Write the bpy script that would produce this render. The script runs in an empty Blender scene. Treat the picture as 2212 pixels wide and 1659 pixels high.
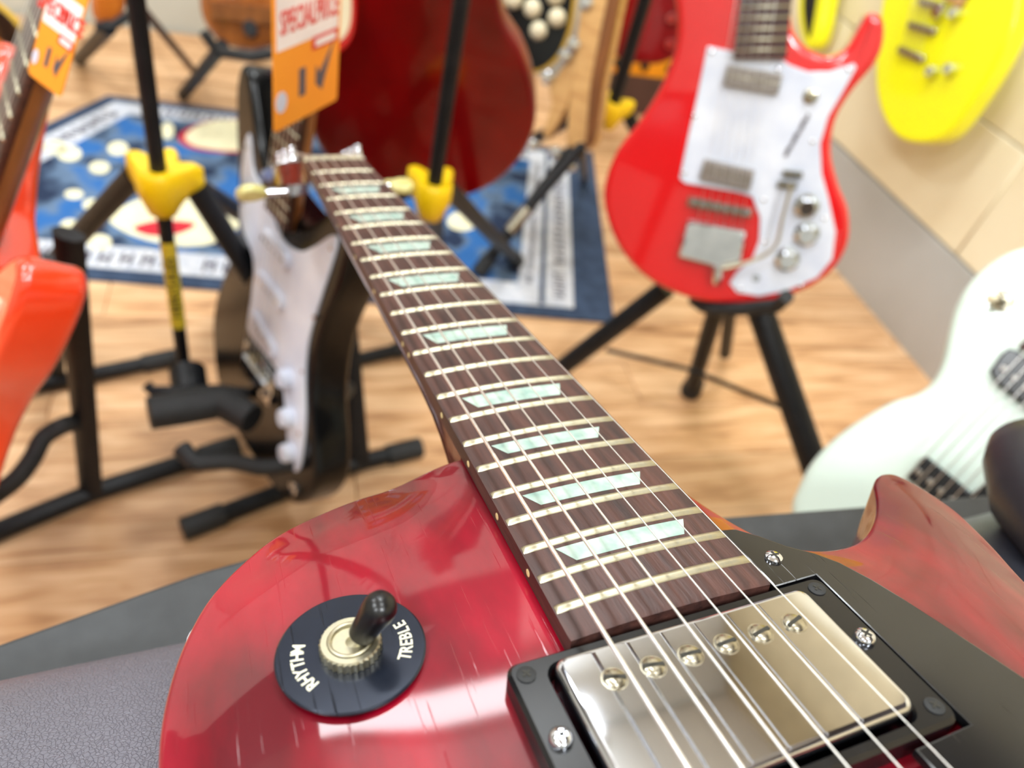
import bpy, bmesh, math, random
import numpy as np
from mathutils import Vector, Matrix, Euler
from mathutils.geometry import delaunay_2d_cdt
C = bpy.context.scene.collection
random.seed(7)
PI = math.pi

# ------------------------------------------------------------------ camera
FPX = 1621.13
CAM = np.array([0., 0., .85])
UP = np.array([.2, -.71, -.675]); UP /= np.linalg.norm(UP)          # world up seen in camera axes
FW = np.array([0, 0, 1.]); FW = FW - FW.dot(UP) * UP; FW /= np.linalg.norm(FW)
RT = np.cross(FW, UP)
M = np.stack([RT, FW, UP])                                           # camera axes -> world axes

def ray(x, y):
    return M @ np.array([(x - 1106) / FPX, (y - 829.5) / FPX, 1.])
def Z(x, y, z):                                                      # at depth z from the lens plane
    return Vector(CAM + z * ray(x, y))
def FL(x, y, h=0.):                                                  # on the level plane z = h
    r = ray(x, y); return Vector(CAM + (h - CAM[2]) / r[2] * r)
def RH(x, y, rho):                                                   # at horizontal distance rho
    r = ray(x, y); return Vector(CAM + rho / math.hypot(r[0], r[1]) * r)

cd = bpy.data.cameras.new('camera'); cam = bpy.data.objects.new('camera', cd); C.objects.link(cam)
cm = Matrix.Identity(4)
for i in range(3):
    cm[i][0] = M[i][0]; cm[i][1] = -M[i][1]; cm[i][2] = -M[i][2]; cm[i][3] = CAM[i]
cam.matrix_world = cm
cd.sensor_width = 36; cd.lens = 36 * FPX / 2212; cd.clip_start = .005; cd.clip_end = 50
cd.dof.use_dof = True; cd.dof.focus_distance = .205; cd.dof.aperture_fstop = 9.0
bpy.context.scene.camera = cam
S = bpy.context.scene
S.view_settings.view_transform = 'Standard'; S.view_settings.look = 'None'
S.view_settings.exposure = -0.12; S.view_settings.gamma = 1; S.view_settings.use_curve_mapping = False
S.cycles.max_bounces = 8; S.cycles.diffuse_bounces = 4; S.cycles.caustics_reflective = False; S.cycles.caustics_refractive = False
S.cycles.sample_clamp_indirect = 6
w = bpy.data.worlds.new('world'); S.world = w; w.use_nodes = True
w.node_tree.nodes['Background'].inputs[0].default_value = (1, .97, .93, 1)
w.node_tree.nodes['Background'].inputs[1].default_value = .45

# ------------------------------------------------------------------ materials
def srgb(r, g, b):
    f = lambda c: ((c / 255 + .055) / 1.055) ** 2.4 if c > 10 else c / 255 / 12.92
    return (f(r), f(g), f(b), 1)
def mat(name, col, rough=.5, metal=0., coat=0., col2=None, scale=20., bump=0., bscale=200., coatr=.04, spec=.5, detail=4, stretch=None, ramp=(.35, .65)):
    m = bpy.data.materials.new(name); m.use_nodes = True
    nt = m.node_tree; b = nt.nodes['Principled BSDF']
    b.inputs['Base Color'].default_value = col; b.inputs['Roughness'].default_value = rough
    b.inputs['Metallic'].default_value = metal; b.inputs['Coat Weight'].default_value = coat
    b.inputs['Coat Roughness'].default_value = coatr; b.inputs['Specular IOR Level'].default_value = spec
    tc = nt.nodes.new('ShaderNodeTexCoord'); src = tc.outputs['Object']
    if stretch:
        mp = nt.nodes.new('ShaderNodeMapping'); mp.inputs['Scale'].default_value = stretch
        nt.links.new(src, mp.inputs[0]); src = mp.outputs[0]
    no = nt.nodes.new('ShaderNodeTexNoise'); no.inputs['Scale'].default_value = scale; no.inputs['Detail'].default_value = detail
    nt.links.new(src, no.inputs['Vector'])
    cr = nt.nodes.new('ShaderNodeValToRGB')
    c2 = col2 or tuple(min(1, c * .86) for c in col[:3]) + (1,)
    cr.color_ramp.elements[0].color = col; cr.color_ramp.elements[0].position = ramp[0]
    cr.color_ramp.elements[1].color = c2; cr.color_ramp.elements[1].position = ramp[1]
    nt.links.new(no.outputs['Fac'], cr.inputs[0]); nt.links.new(cr.outputs[0], b.inputs['Base Color'])
    if bump:
        n2 = nt.nodes.new('ShaderNodeTexNoise'); n2.inputs['Scale'].default_value = bscale; n2.inputs['Detail'].default_value = 3
        nt.links.new(src, n2.inputs['Vector'])
        bp = nt.nodes.new('ShaderNodeBump'); bp.inputs['Strength'].default_value = bump; bp.inputs['Distance'].default_value = .0006
        nt.links.new(n2.outputs['Fac'], bp.inputs['Height']); nt.links.new(bp.outputs[0], b.inputs['Normal'])
    return m

# wine red lacquer with fine scratches and cloudy mahogany below
wine = mat('wine_red_lacquer', srgb(152, 0, 32), .4, coat=1., col2=srgb(86, 0, 14), scale=24, coatr=.05, spec=.2, detail=6, stretch=(.45, 1, 1), ramp=(.4, .62))
def scratches(m, amount=.35):
    nt = m.node_tree; b = nt.nodes['Principled BSDF']
    tc = nt.nodes.new('ShaderNodeTexCoord'); mp = nt.nodes.new('ShaderNodeMapping')
    mp.inputs['Rotation'].default_value = (0, 0, .9); mp.inputs['Scale'].default_value = (30, 1100, 30)
    n = nt.nodes.new('ShaderNodeTexNoise'); n.inputs['Scale'].default_value = 1; n.inputs['Detail'].default_value = 2
    r = nt.nodes.new('ShaderNodeMapRange'); r.inputs[1].default_value = .66; r.inputs[2].default_value = .75
    bp = nt.nodes.new('ShaderNodeBump'); bp.inputs['Strength'].default_value = amount; bp.inputs['Distance'].default_value = .0002; bp.invert = True
    nt.links.new(tc.outputs['Object'], mp.inputs[0]); nt.links.new(mp.outputs[0], n.inputs['Vector']); nt.links.new(n.outputs['Fac'], r.inputs[0])
    nt.links.new(r.outputs[0], bp.inputs['Height'])
    if b.inputs['Coat Weight'].default_value > 0: nt.links.new(bp.outputs[0], b.inputs['Coat Normal'])
    else: nt.links.new(bp.outputs[0], b.inputs['Normal'])
scratches(wine)
rosewood = mat('rosewood', srgb(84, 50, 42), .5, col2=srgb(44, 26, 24), scale=30, detail=8, stretch=(1, 9, 9), bump=.5, bscale=60, ramp=(.3, .7))
neckwood = mat('red_mahogany', srgb(110, 30, 20), .25, coat=.8, col2=srgb(60, 14, 12), scale=20, stretch=(1, 8, 8))
fretm = mat('nickel_silver', srgb(186, 181, 160), .4, 1., col2=srgb(196, 188, 160), scale=900)
chrome = mat('chrome', srgb(230, 234, 242), .06, 1., scale=60, col2=srgb(215, 220, 228))
nickel = mat('mirror_nickel', srgb(226, 230, 240), .05, 1., scale=60, col2=srgb(214, 218, 228))
dullnickel = mat('dull_nickel', srgb(200, 194, 176), .25, 1., scale=500, col2=srgb(160, 152, 132))
stringm = mat('steel_string', srgb(240, 238, 234), .36, .85, scale=900)
gloss_black = mat('gloss_black_plastic', srgb(14, 14, 16), .14, spec=.7, scale=90, col2=srgb(20, 20, 22))
scratches(gloss_black, .25)
ringblack = mat('black_plastic', srgb(13, 14, 17), .22, scale=90, col2=srgb(18, 18, 20))
blackm = mat('matt_black', srgb(14, 16, 20), .45, spec=.3, scale=60, col2=srgb(22, 23, 26))
rubber = mat('black_rubber', srgb(24, 25, 26), .65, scale=90, col2=srgb(32, 33, 34), bump=.2)
rubtip = mat('black_tip', srgb(8, 7, 9), .3, scale=90)
platem = mat('toggle_plate_black', srgb(34, 40, 54), .22, metal=.55, spec=.8, scale=300)
scratches(platem, 1.)
cream = mat('cream_print', srgb(236, 232, 205), .5, scale=300)
pearl = mat('pearloid', srgb(186, 200, 188), .35, coat=.15, spec=.3, col2=srgb(132, 162, 152), scale=170, detail=3, ramp=(.3, .72))
bone = mat('bone_nut', srgb(232, 222, 190), .4)
dotm = mat('side_dot', srgb(226, 205, 150), .4)
tulip = mat('tuner_button', srgb(222, 216, 150), .25, coat=.5, col2=srgb(196, 186, 110), scale=60)
red = mat('gloss_red', srgb(218, 2, 14), .25, coat=1, scale=8, col2=srgb(212, 4, 12))
orange_red = mat('orange_red_lacquer', srgb(240, 62, 14), .25, coat=1, scale=8, col2=srgb(226, 50, 10))
darkred = mat('dark_red_lacquer', srgb(132, 0, 4), .3, coat=.45, spec=.2, scale=5, col2=srgb(88, 2, 6))
yellow = mat('gloss_yellow', srgb(252, 250, 2), .3, coat=.5, scale=8, col2=srgb(248, 246, 2))
mintw = mat('mint_white_lacquer', srgb(212, 228, 216), .3, coat=.4, scale=8, col2=srgb(206, 222, 212))
whitep = mat('white_pickguard', srgb(228, 232, 242), .25, scale=20, col2=srgb(208, 214, 230))
creamp = mat('cream_pickguard', srgb(244, 230, 196), .3, scale=20)
bodyblack = mat('black_lacquer', srgb(8, 9, 11), .18, spec=.3, scale=20)
maple = mat('maple', srgb(222, 176, 112), .35, coat=.5, col2=srgb(200, 150, 90), scale=14, stretch=(1, 6, 6))
brownneck = mat('brown_neck_wood', srgb(140, 84, 36), .35, coat=.4, col2=srgb(112, 64, 24), scale=14, stretch=(6, 1, 6))
sunb = mat('sunburst_amber', srgb(196, 104, 24), .2, coat=1, col2=srgb(120, 52, 12), scale=6)
burst_edge = mat('sunburst_dark_edge', srgb(34, 14, 8), .2, coat=1, scale=6)
walnut = mat('brown_guitar_wood', srgb(168, 98, 42), .25, coat=.8, col2=srgb(136, 76, 28), scale=8, stretch=(6, 1, 1))
bindm = mat('yellow_binding', srgb(212, 172, 60), .4)
collar_y = mat('yellow_plastic', srgb(250, 208, 8), .4, scale=30, col2=srgb(240, 196, 6))
label_y = mat('yellow_label', srgb(226, 200, 50), .5, scale=30)
ink = mat('dark_ink', srgb(40, 38, 30), .6)
tag_o = mat('orange_card', srgb(250, 158, 40), .6, scale=10, col2=srgb(246, 150, 34))
tag_w = mat('white_print', srgb(252, 240, 240), .6)
tag_r = mat('red_print', srgb(226, 60, 50), .6)
tag_g = mat('grey_print', srgb(92, 84, 92), .6)
tag_s = mat('pale_print', srgb(214, 216, 236), .6)
boardm = mat('charcoal_board', srgb(44, 46, 48), .55, scale=60, col2=srgb(54, 56, 58), bump=.15)
brownbox = mat('dark_brown_box', srgb(84, 56, 48), .6)
pickgrey = mat('grey_pickup_cover', srgb(150, 142, 136), .35, metal=.3, scale=200, col2=srgb(134, 126, 120))
orangem = mat('orange_panel', srgb(250, 160, 10), .5)
wallm = mat('beige_tile', srgb(240, 230, 200), .5, col2=srgb(232, 218, 184), scale=3, bump=.2, bscale=40)
groutm = mat('beige_grout', srgb(200, 180, 140), .8)
baseb = mat('grey_baseboard', srgb(176, 174, 170), .35, scale=4, col2=srgb(166, 164, 158))
farwall = mat('grey_green_wall', srgb(198, 198, 188), .8, scale=2)
upperwall = mat('dark_upper_wall', srgb(70, 60, 56), .8, scale=2)
panelm = mat('pale_wall_panel', srgb(232, 228, 220), .7, scale=2)
ceilm = mat('white_ceiling', srgb(240, 238, 232), .9, scale=2)
rug_navy = mat('navy_cloth', srgb(40, 56, 82), .95, scale=40, col2=srgb(58, 76, 104), bump=.6, bscale=400)
rug_white = mat('white_cloth', srgb(216, 218, 224), .95, scale=70, col2=srgb(190, 196, 210), bump=.6, bscale=400)
rug_blue = mat('blue_cloth', srgb(40, 100, 168), .95, scale=11, col2=srgb(22, 40, 70), bump=.6, bscale=400, detail=2, ramp=(.42, .6))
rug_blue.node_tree.nodes['Color Ramp'].color_ramp.elements.new(.5).color = srgb(96, 120, 150)
rug_cream = mat('cream_cloth', srgb(250, 244, 206), .95, scale=40, bump=.6, bscale=400)
rug_red = mat('red_cloth', srgb(206, 40, 56), .95, scale=40, bump=.6, bscale=400)
rug_print = mat('grey_cloth_print', srgb(90, 84, 100), .95, scale=40)

def leather(name, col, rough, scale, strength):
    m = bpy.data.materials.new(name); m.use_nodes = True; nt = m.node_tree; b = nt.nodes['Principled BSDF']
    b.inputs['Base Color'].default_value = col; b.inputs['Roughness'].default_value = rough
    tc = nt.nodes.new('ShaderNodeTexCoord'); nz = nt.nodes.new('ShaderNodeTexNoise'); nz.inputs['Scale'].default_value = scale * .5
    add = nt.nodes.new('ShaderNodeVectorMath'); add.operation = 'MULTIPLY_ADD'; add.inputs[1].default_value = (.0014,) * 3
    nt.links.new(tc.outputs['Object'], nz.inputs['Vector']); nt.links.new(nz.outputs['Color'], add.inputs[0]); nt.links.new(tc.outputs['Object'], add.inputs[2])
    v = nt.nodes.new('ShaderNodeTexVoronoi'); v.feature = 'DISTANCE_TO_EDGE'; v.inputs['Scale'].default_value = scale
    nt.links.new(add.outputs[0], v.inputs['Vector'])
    r = nt.nodes.new('ShaderNodeMapRange'); r.inputs[2].default_value = .12; nt.links.new(v.outputs['Distance'], r.inputs[0])
    bp = nt.nodes.new('ShaderNodeBump'); bp.inputs['Strength'].default_value = strength; bp.inputs['Distance'].default_value = .00025
    nt.links.new(r.outputs[0], bp.inputs['Height']); nt.links.new(bp.outputs[0], b.inputs['Normal'])
    return m
leatherm = leather('grey_black_leather', srgb(100, 98, 107), .42, 820, .75)
leather2 = leather('black_leather', srgb(30, 32, 40), .36, 900, .25)

def plank_mat():
    m = bpy.data.materials.new('oak_plank'); m.use_nodes = True; nt = m.node_tree; b = nt.nodes['Principled BSDF']
    b.inputs['Roughness'].default_value = .38
    tc = nt.nodes.new('ShaderNodeTexCoord'); oi = nt.nodes.new('ShaderNodeObjectInfo')
    cmb = nt.nodes.new('ShaderNodeCombineXYZ'); mu = nt.nodes.new('ShaderNodeMath'); mu.operation = 'MULTIPLY'; mu.inputs[1].default_value = 37
    nt.links.new(oi.outputs['Random'], mu.inputs[0]); nt.links.new(mu.outputs[0], cmb.inputs[0]); nt.links.new(mu.outputs[0], cmb.inputs[1])
    ad = nt.nodes.new('ShaderNodeVectorMath'); ad.operation = 'ADD'; nt.links.new(tc.outputs['Object'], ad.inputs[0]); nt.links.new(cmb.outputs[0], ad.inputs[1])
    mp = nt.nodes.new('ShaderNodeMapping'); mp.inputs['Scale'].default_value = (1, 7, 1); nt.links.new(ad.outputs[0], mp.inputs[0])
    n = nt.nodes.new('ShaderNodeTexNoise'); n.inputs['Scale'].default_value = 4.5; n.inputs['Detail'].default_value = 5; n.inputs['Distortion'].default_value = 1.1
    nt.links.new(mp.outputs[0], n.inputs['Vector'])
    mp2 = nt.nodes.new('ShaderNodeMapping'); mp2.inputs['Scale'].default_value = (3, 60, 1); nt.links.new(ad.outputs[0], mp2.inputs[0])
    n2 = nt.nodes.new('ShaderNodeTexNoise'); n2.inputs['Scale'].default_value = 3; n2.inputs['Detail'].default_value = 4
    nt.links.new(mp2.outputs[0], n2.inputs['Vector'])
    cr = nt.nodes.new('ShaderNodeValToRGB'); e = cr.color_ramp.elements
    e[0].position = .3; e[0].color = srgb(152, 106, 68); e[1].position = .62; e[1].color = srgb(232, 190, 146)
    x = e.new(.46); x.color = srgb(210, 162, 116)
    mx = nt.nodes.new('ShaderNodeMath'); mx.operation = 'MULTIPLY_ADD'; mx.inputs[1].default_value = .35
    nt.links.new(n2.outputs['Fac'], mx.inputs[0])
    sb = nt.nodes.new('ShaderNodeMath'); sb.operation = 'MULTIPLY_ADD'; sb.inputs[1].default_value = .78; sb.inputs[2].default_value = -.06
    nt.links.new(n.outputs['Fac'], sb.inputs[0]); nt.links.new(sb.outputs[0], mx.inputs[2])
    nt.links.new(mx.outputs[0], cr.inputs[0])
    hs = nt.nodes.new('ShaderNodeHueSaturation'); mr = nt.nodes.new('ShaderNodeMapRange')
    mr.inputs[3].default_value = .84; mr.inputs[4].default_value = 1.06; nt.links.new(oi.outputs['Random'], mr.inputs[0])
    nt.links.new(mr.outputs[0], hs.inputs['Value']); nt.links.new(cr.outputs[0], hs.inputs['Color']); nt.links.new(hs.outputs[0], b.inputs['Base Color'])
    return m
plankm = plank_mat()

# ------------------------------------------------------------------ helpers
class MB:
    """collects shapes and links them as one mesh object"""
    def __init__(s): s.v = []; s.f = []; s.sm = []
    def add(s, vs, fs, smooth=True):
        o = len(s.v); s.v += [tuple(x) for x in vs]
        for f in fs:
            s.f.append([i + o for i in f]); s.sm.append(smooth)
        return s
    def box(s, c, d, rot=None):
        R = rot or Matrix.Identity(3); c = Vector(c)
        vs = [c + R @ Vector((x * d[0] / 2, y * d[1] / 2, z * d[2] / 2)) for x in (-1, 1) for y in (-1, 1) for z in (-1, 1)]
        return s.add(vs, [(0, 1, 3, 2), (4, 6, 7, 5), (0, 4, 5, 1), (2, 3, 7, 6), (0, 2, 6, 4), (1, 5, 7, 3)], False)
    def tube(s, pts, r, n=12, cap=True, flat=1.):
        pts = [Vector(p) for p in pts]; rs = r if isinstance(r, (list, tuple)) else [r] * len(pts)
        vs = []; fs = []; ref = None
        for i, p in enumerate(pts):
            t = (pts[min(i + 1, len(pts) - 1)] - pts[max(i - 1, 0)]).normalized()
            if ref is None:
                ref = Vector((0, 0, 1)) if abs(t.z) < .9 else Vector((1, 0, 0))
            a = (ref - ref.dot(t) * t).normalized(); b = t.cross(a); ref = a
            for k in range(n):
                th = 2 * PI * k / n
                vs.append(p + rs[i] * (math.cos(th) * a + flat * math.sin(th) * b))
        for i in range(len(pts) - 1):
            for k in range(n):
                fs.append((i * n + k, i * n + (k + 1) % n, (i + 1) * n + (k + 1) % n, (i + 1) * n + k))
        s.add(vs, fs)
        if cap:
            o = len(vs); base = len(s.v) - o
            s.f.append([base + k for k in range(n)][::-1]); s.sm.append(False)
            s.f.append([base + o - n + k for k in range(n)]); s.sm.append(False)
        return s
    def lathe(s, prof, c=(0, 0, 0), axis=(0, 0, 1), n=24, knurl=None):
        ax = Vector(axis).normalized(); a = (Vector((1, 0, 0)) if abs(ax.x) < .9 else Vector((0, 1, 0))); a = (a - a.dot(ax) * ax).normalized(); b = ax.cross(a); c = Vector(c)
        vs = []; fs = []
        for i, (r, z) in enumerate(prof):
            for k in range(n):
                rr = r * (1 - (knurl[1] if k % 2 else 0)) if knurl and i in knurl[0] else r
                th = 2 * PI * k / n; vs.append(c + ax * z + rr * (math.cos(th) * a + math.sin(th) * b))
        m = len(prof)
        for i in range(m - 1):
            for k in range(n):
                fs.append((i * n + k, i * n + (k + 1) % n, (i + 1) * n + (k + 1) % n, (i + 1) * n + k))
        s.add(vs, fs)
        for i in range(m - 1):
            if abs(prof[i][1] - prof[i + 1][1]) < 1e-7 or knurl and i in knurl[0]:
                for k in range(n): s.sm[len(s.sm) - len(fs) + i * n + k] = False
        base = len(s.v) - len(vs)
        if prof[0][0] > 1e-6: s.f.append([base + k for k in range(n)][::-1]); s.sm.append(False)
        if prof[-1][0] > 1e-6: s.f.append([base + (m - 1) * n + k for k in range(n)]); s.sm.append(False)
        return s
    def prism(s, poly, z0, z1, bev=0., seg=3, botbev=0.):
        """closed 2-D outline extruded from z0 up to z1, top rim rounded"""
        P = np.array(poly, float)
        if area(P) < 0: P = P[::-1]
        N = outn(P); n = len(P); rings = []
        if botbev:
            for k in range(seg, 0, -1):
                a = k / seg * PI / 2; rings.append((P - N * botbev * (1 - math.cos(a)), z0 + botbev * (1 - math.sin(a))))
        rings.append((P, z0 + botbev))
        if bev:
            for k in range(0, seg + 1):
                a = k / seg * PI / 2; rings.append((P - N * bev * (1 - math.cos(a)), z1 - bev * (1 - math.sin(a))))
        else: rings.append((P, z1))
        vs = []; fs = []
        for Q, z in rings: vs += [(q[0], q[1], z) for q in Q]
        for i in range(len(rings) - 1):
            for k in range(n): fs.append((i * n + k, i * n + (k + 1) % n, (i + 1) * n + (k + 1) % n, (i + 1) * n + k))
        s.add(vs, fs, True); base = len(s.v) - len(vs)
        s.f.append([base + k for k in range(n)][::-1]); s.sm.append(False)
        s.f.append([base + (len(rings) - 1) * n + k for k in range(n)]); s.sm.append(False)
        return s
    def obj(s, name, m, parent=None, loc=None, mw=None):
        me = bpy.data.meshes.new(name); me.from_pydata(s.v, [], s.f); me.update()
        me.polygons.foreach_set('use_smooth', s.sm)
        me.set_sharp_from_angle(angle=math.radians(42))
        me.polygons.foreach_set('use_smooth', s.sm)
        me.materials.append(m)
        o = bpy.data.objects.new(name, me); C.objects.link(o)
        if parent: o.parent = parent
        if loc is not None: o.location = loc
        if mw is not None: o.matrix_world = mw
        return o
def area(P): x, y = P[:, 0], P[:, 1]; return .5 * np.sum(x * np.roll(y, -1) - np.roll(x, -1) * y)
def outn(P):
    e = np.roll(P, -1, 0) - P; e /= np.maximum(np.linalg.norm(e, axis=1), 1e-9)[:, None]
    n = np.stack([e[:, 1], -e[:, 0]], 1); a = n + np.roll(n, 1, 0)
    L = np.linalg.norm(a, axis=1)[:, None]; a = a / np.maximum(L, 1e-6)
    c = np.clip(np.sum(a * n, 1), .5, 1)[:, None]
    return a / c
def smooth(pts, k=6, closed=True):
    P = [np.array(p, float) for p in pts]; n = len(P); out = []
    for i in range(n if closed else n - 1):
        if closed: a, b, c, d = P[i - 1], P[i], P[(i + 1) % n], P[(i + 2) % n]
        else: a, b, c, d = P[max(i - 1, 0)], P[i], P[i + 1], P[min(i + 2, n - 1)]
        for j in range(k):
            t = j / k
            out.append(.5 * ((2 * b) + (-a + c) * t + (2 * a - 5 * b + 4 * c - d) * t * t + (-a + 3 * b - 3 * c + d) * t ** 3))
    if not closed: out.append(P[-1])
    return out
def rrect(x0, x1, y0, y1, r, n=5):
    out = []
    for cx, cy, a in ((x1 - r, y1 - r, 0), (x0 + r, y1 - r, PI / 2), (x0 + r, y0 + r, PI), (x1 - r, y0 + r, 1.5 * PI)):
        for k in range(n + 1): t = a + PI / 2 * k / n; out.append((cx + r * math.cos(t), cy + r * math.sin(t)))
    return out
def circle(cx, cy, r, n=24, ry=None): return [(cx + r * math.cos(2 * PI * k / n), cy + (ry or r) * math.sin(2 * PI * k / n)) for k in range(n)]
def tag(o, label=None, cat=None, group=None, kind=None):
    if label: o['label'] = label
    if cat: o['category'] = cat
    if group: o['group'] = group
    if kind: o['kind'] = kind
    return o
def empty(name, mw, label=None, cat=None, group=None):
    o = bpy.data.objects.new(name, None); C.objects.link(o); o.empty_display_size = .02
    o.matrix_world = mw if isinstance(mw, Matrix) else Matrix.Translation(Vector(mw))
    return tag(o, label, cat, group)
class Fr:
    """a plane in the room: origin o, face normal n, up axis v, right axis u"""
    def __init__(s, o, n, v=None, vpt=None):
        s.o = Vector(o); s.n = Vector(n).normalized()
        if vpt is not None:
            r = Vector(ray(*vpt)); c = Vector(CAM); v = c + r * ((s.o - c).dot(s.n) / r.dot(s.n)) - s.o
        v = Vector(v); s.v = (v - v.dot(s.n) * s.n).normalized(); s.u = s.v.cross(s.n)
        s.m = Matrix.Identity(4)
        for i in range(3): s.m[i][0] = s.u[i]; s.m[i][1] = s.v[i]; s.m[i][2] = s.n[i]; s.m[i][3] = s.o[i]
    def px(s, x, y, h=0.):
        r = Vector(ray(x, y)); c = Vector(CAM); o = s.o + s.n * h
        p = c + r * ((o - c).dot(s.n) / r.dot(s.n)) - s.o
        return (p.dot(s.u), p.dot(s.v))
    def poly(s, pts, h=0.): return [s.px(x, y, h) for x, y in pts]
def facing(p, elev=12, yaw=0):
    """normal at p that faces the viewer level, turned by yaw and tipped back by elev"""
    d = Vector((CAM[0] - p[0], CAM[1] - p[1], 0)).normalized()
    d = Matrix.Rotation(math.radians(yaw), 3, 'Z') @ d
    e = math.radians(elev); return Vector((d.x * math.cos(e), d.y * math.cos(e), math.sin(e)))
def text_mesh(body, size, m, name, parent, mw_local, bold=.0, depth=.0002, sx=1.):
    cu = bpy.data.curves.new(name, 'FONT'); cu.body = body; cu.size = size; cu.align_x = 'CENTER'; cu.extrude = depth; cu.offset = bold; cu.resolution_u = 2
    t = bpy.data.objects.new('tmp', cu); C.objects.link(t)
    dg = bpy.context.evaluated_depsgraph_get(); me = bpy.data.meshes.new_from_object(t.evaluated_get(dg))
    bpy.data.objects.remove(t); bpy.data.curves.remove(cu)
    me.materials.clear(); me.materials.append(m); me.name = name
    me.transform(Matrix.Diagonal((sx, 1, 1, 1)))
    o = bpy.data.objects.new(name, me); C.objects.link(o); o.parent = parent; o.matrix_local = mw_local
    return o
def link_copy(o, parent, ml=None):
    c = o.copy(); C.objects.link(c); c.parent = parent
    if ml is not None: c.matrix_local = ml
    return c
# ------------------------------------------------------------------ room (a runs to the right wall, b to the back wall)
D1 = Vector((.9151, .4032, 0)).normalized(); D2 = Vector((-D1.y, D1.x, 0))
ROOM = Matrix.Identity(4)
for i in range(3): ROOM[i][0] = D1[i]; ROOM[i][1] = D2[i]
def RM(a, b, z=0): return ROOM @ Vector((a, b, z))
A1, B1, A0, B0, CH = 1.262, 2.172, -2.6, -2.2, 2.6

def ceiling_lamp(a, b, la, lb, power, col=(.92, .97, 1), up=.3):
    t = empty('ceiling_light', ROOM @ Matrix.Translation((a, b, CH - .2)))
    MB().box((0, 0, -.02), (la + .05, lb + .05, .04)).tube([(0, 0, 0), (0, 0, .2)], .008).obj('housing', ceilm, t)
    L = bpy.data.lights.new('added_ceiling_fill', 'AREA'); L.shape = 'RECTANGLE'; L.size = la; L.size_y = lb; L.energy = power * up; L.color = col  # fill light added to brighten the ceiling, not a part of the fixture
    o = bpy.data.objects.new('added_ceiling_fill', L); C.objects.link(o); o.parent = t; o.location = (0, 0, .003); o.rotation_euler = (PI, 0, 0)
    L = bpy.data.lights.new('light_panel', 'AREA'); L.shape = 'RECTANGLE'; L.size = la; L.size_y = lb; L.energy = power; L.color = col
    o = bpy.data.objects.new('light_panel', L); C.objects.link(o); o.parent = t; o.location = (0, 0, -.045)
    return t
lamps = [(-1.3, 1.3), (.35, 1.15), (-1.3, 0), (.35, .0), (-1.3, -1.3), (.35, -1.3)]
where = ['over the back left corner', 'over the red guitar near the back wall', 'over the left side of the room', 'over the leather bench', 'behind the viewer on the left', 'behind the viewer on the right']
for (a, b), wh, pw_ in zip(lamps, where, (24, 20, 26, 11, 34, 42)):
    t = ceiling_lamp(a, b, .34, .34, pw_)
    tag(t, 'square white ceiling light panel ' + wh, 'ceiling light', 'ceiling light panels')

t = ceiling_lamp(.0, 1.96, 1.3, .16, 14)
tag(t, 'long narrow white ceiling light along the back wall', 'ceiling light')
def struct(name, mb, m): return tag(mb.obj(name, m, mw=ROOM), kind='structure')
floor = struct('floor', MB().box(((A0 + A1) / 2, (B0 + B1) / 2, -.034), (A1 - A0, B1 - B0, .05)), brownbox)
protos = {}
pw = .112
row = 0
b = B0 + 1.2
while b < B1 - .001:
    wd = min(pw, B1 - b) - .0012
    a = A0 + 1.0 - random.random() * .8
    while a < A1 - .006:
        ln = min(.9, A1 - a)
        if ln > .004:
            key = (round(ln, 3), round(wd, 3))
            if key not in protos:
                mb = MB(); mb.prism([(-ln / 2 + .0006, -wd / 2), (ln / 2 - .0006, -wd / 2), (ln / 2 - .0006, wd / 2), (-ln / 2 + .0006, wd / 2)], -.008, 0, .0012, 1)
                t_ = mb.obj('plank', plankm); protos[key] = t_.data; bpy.data.objects.remove(t_)
            o = bpy.data.objects.new('plank', protos[key]); C.objects.link(o); o.parent = floor
            o.location = (a + ln / 2, b + pw / 2 if wd > pw - .01 else b + wd / 2, 0)
        a += ln
    b += pw; row += 1
struct('ceiling', MB().box(((A0 + A1) / 2, (B0 + B1) / 2, CH + .05), (A1 - A0 + .2, B1 - B0 + .2, .1)), ceilm)
wr = struct('wall_right', MB().box((A1 + .06, (B0 + B1) / 2, CH / 2), (.1, B1 - B0 + .2, CH + .1)), groutm)
struct('baseboard_right', MB().prism([(A1 + .012, B0), (A1 - .004, B0), (A1 - .004, B1), (A1 + .012, B1)], 0, .212, .004, 2), baseb)
TH = .215; zz = .214; k = 0                                           # beige wall tiles in courses
tm = {}
while zz < 1.8:
    bb = B1
    first = .3 if k % 2 else .6
    while bb > .2:
        wdt = first if bb == B1 else .6
        if wdt not in tm:
            mb = MB(); mb.prism([(-wdt / 2 + .0015, -TH / 2 + .0015), (wdt / 2 - .0015, -TH / 2 + .0015), (wdt / 2 - .0015, TH / 2 - .0015), (-wdt / 2 + .0015, TH / 2 - .0015)], 0, .012, .002, 1)
            t_ = mb.obj('tile', wallm); tm[wdt] = t_.data; bpy.data.objects.remove(t_)
        o = bpy.data.objects.new('tile', tm[wdt]); C.objects.link(o); o.parent = wr
        o.matrix_local = Matrix.Translation((A1 + .011, bb - wdt / 2, zz + TH / 2)) @ Matrix(((0, 0, -1, 0), (-1, 0, 0, 0), (0, 1, 0, 0), (0, 0, 0, 1)))
        bb -= wdt
    zz += TH; k += 1
struct('wall_back', MB().box(((A0 + A1) / 2, B1 + .06, CH / 2), (A1 - A0 + .2, .1, CH + .1)), farwall)
struct('trim_1', MB().box(((A0 + .5) / 2, B1 + .004, 2.22), (.5 - A0, .012, .72)), upperwall)
struct('trim_2', MB().box((A1 - .006, (B0 + 1.25) / 2, 2.22), (.02, 1.25 - B0, .72)), upperwall)
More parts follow.
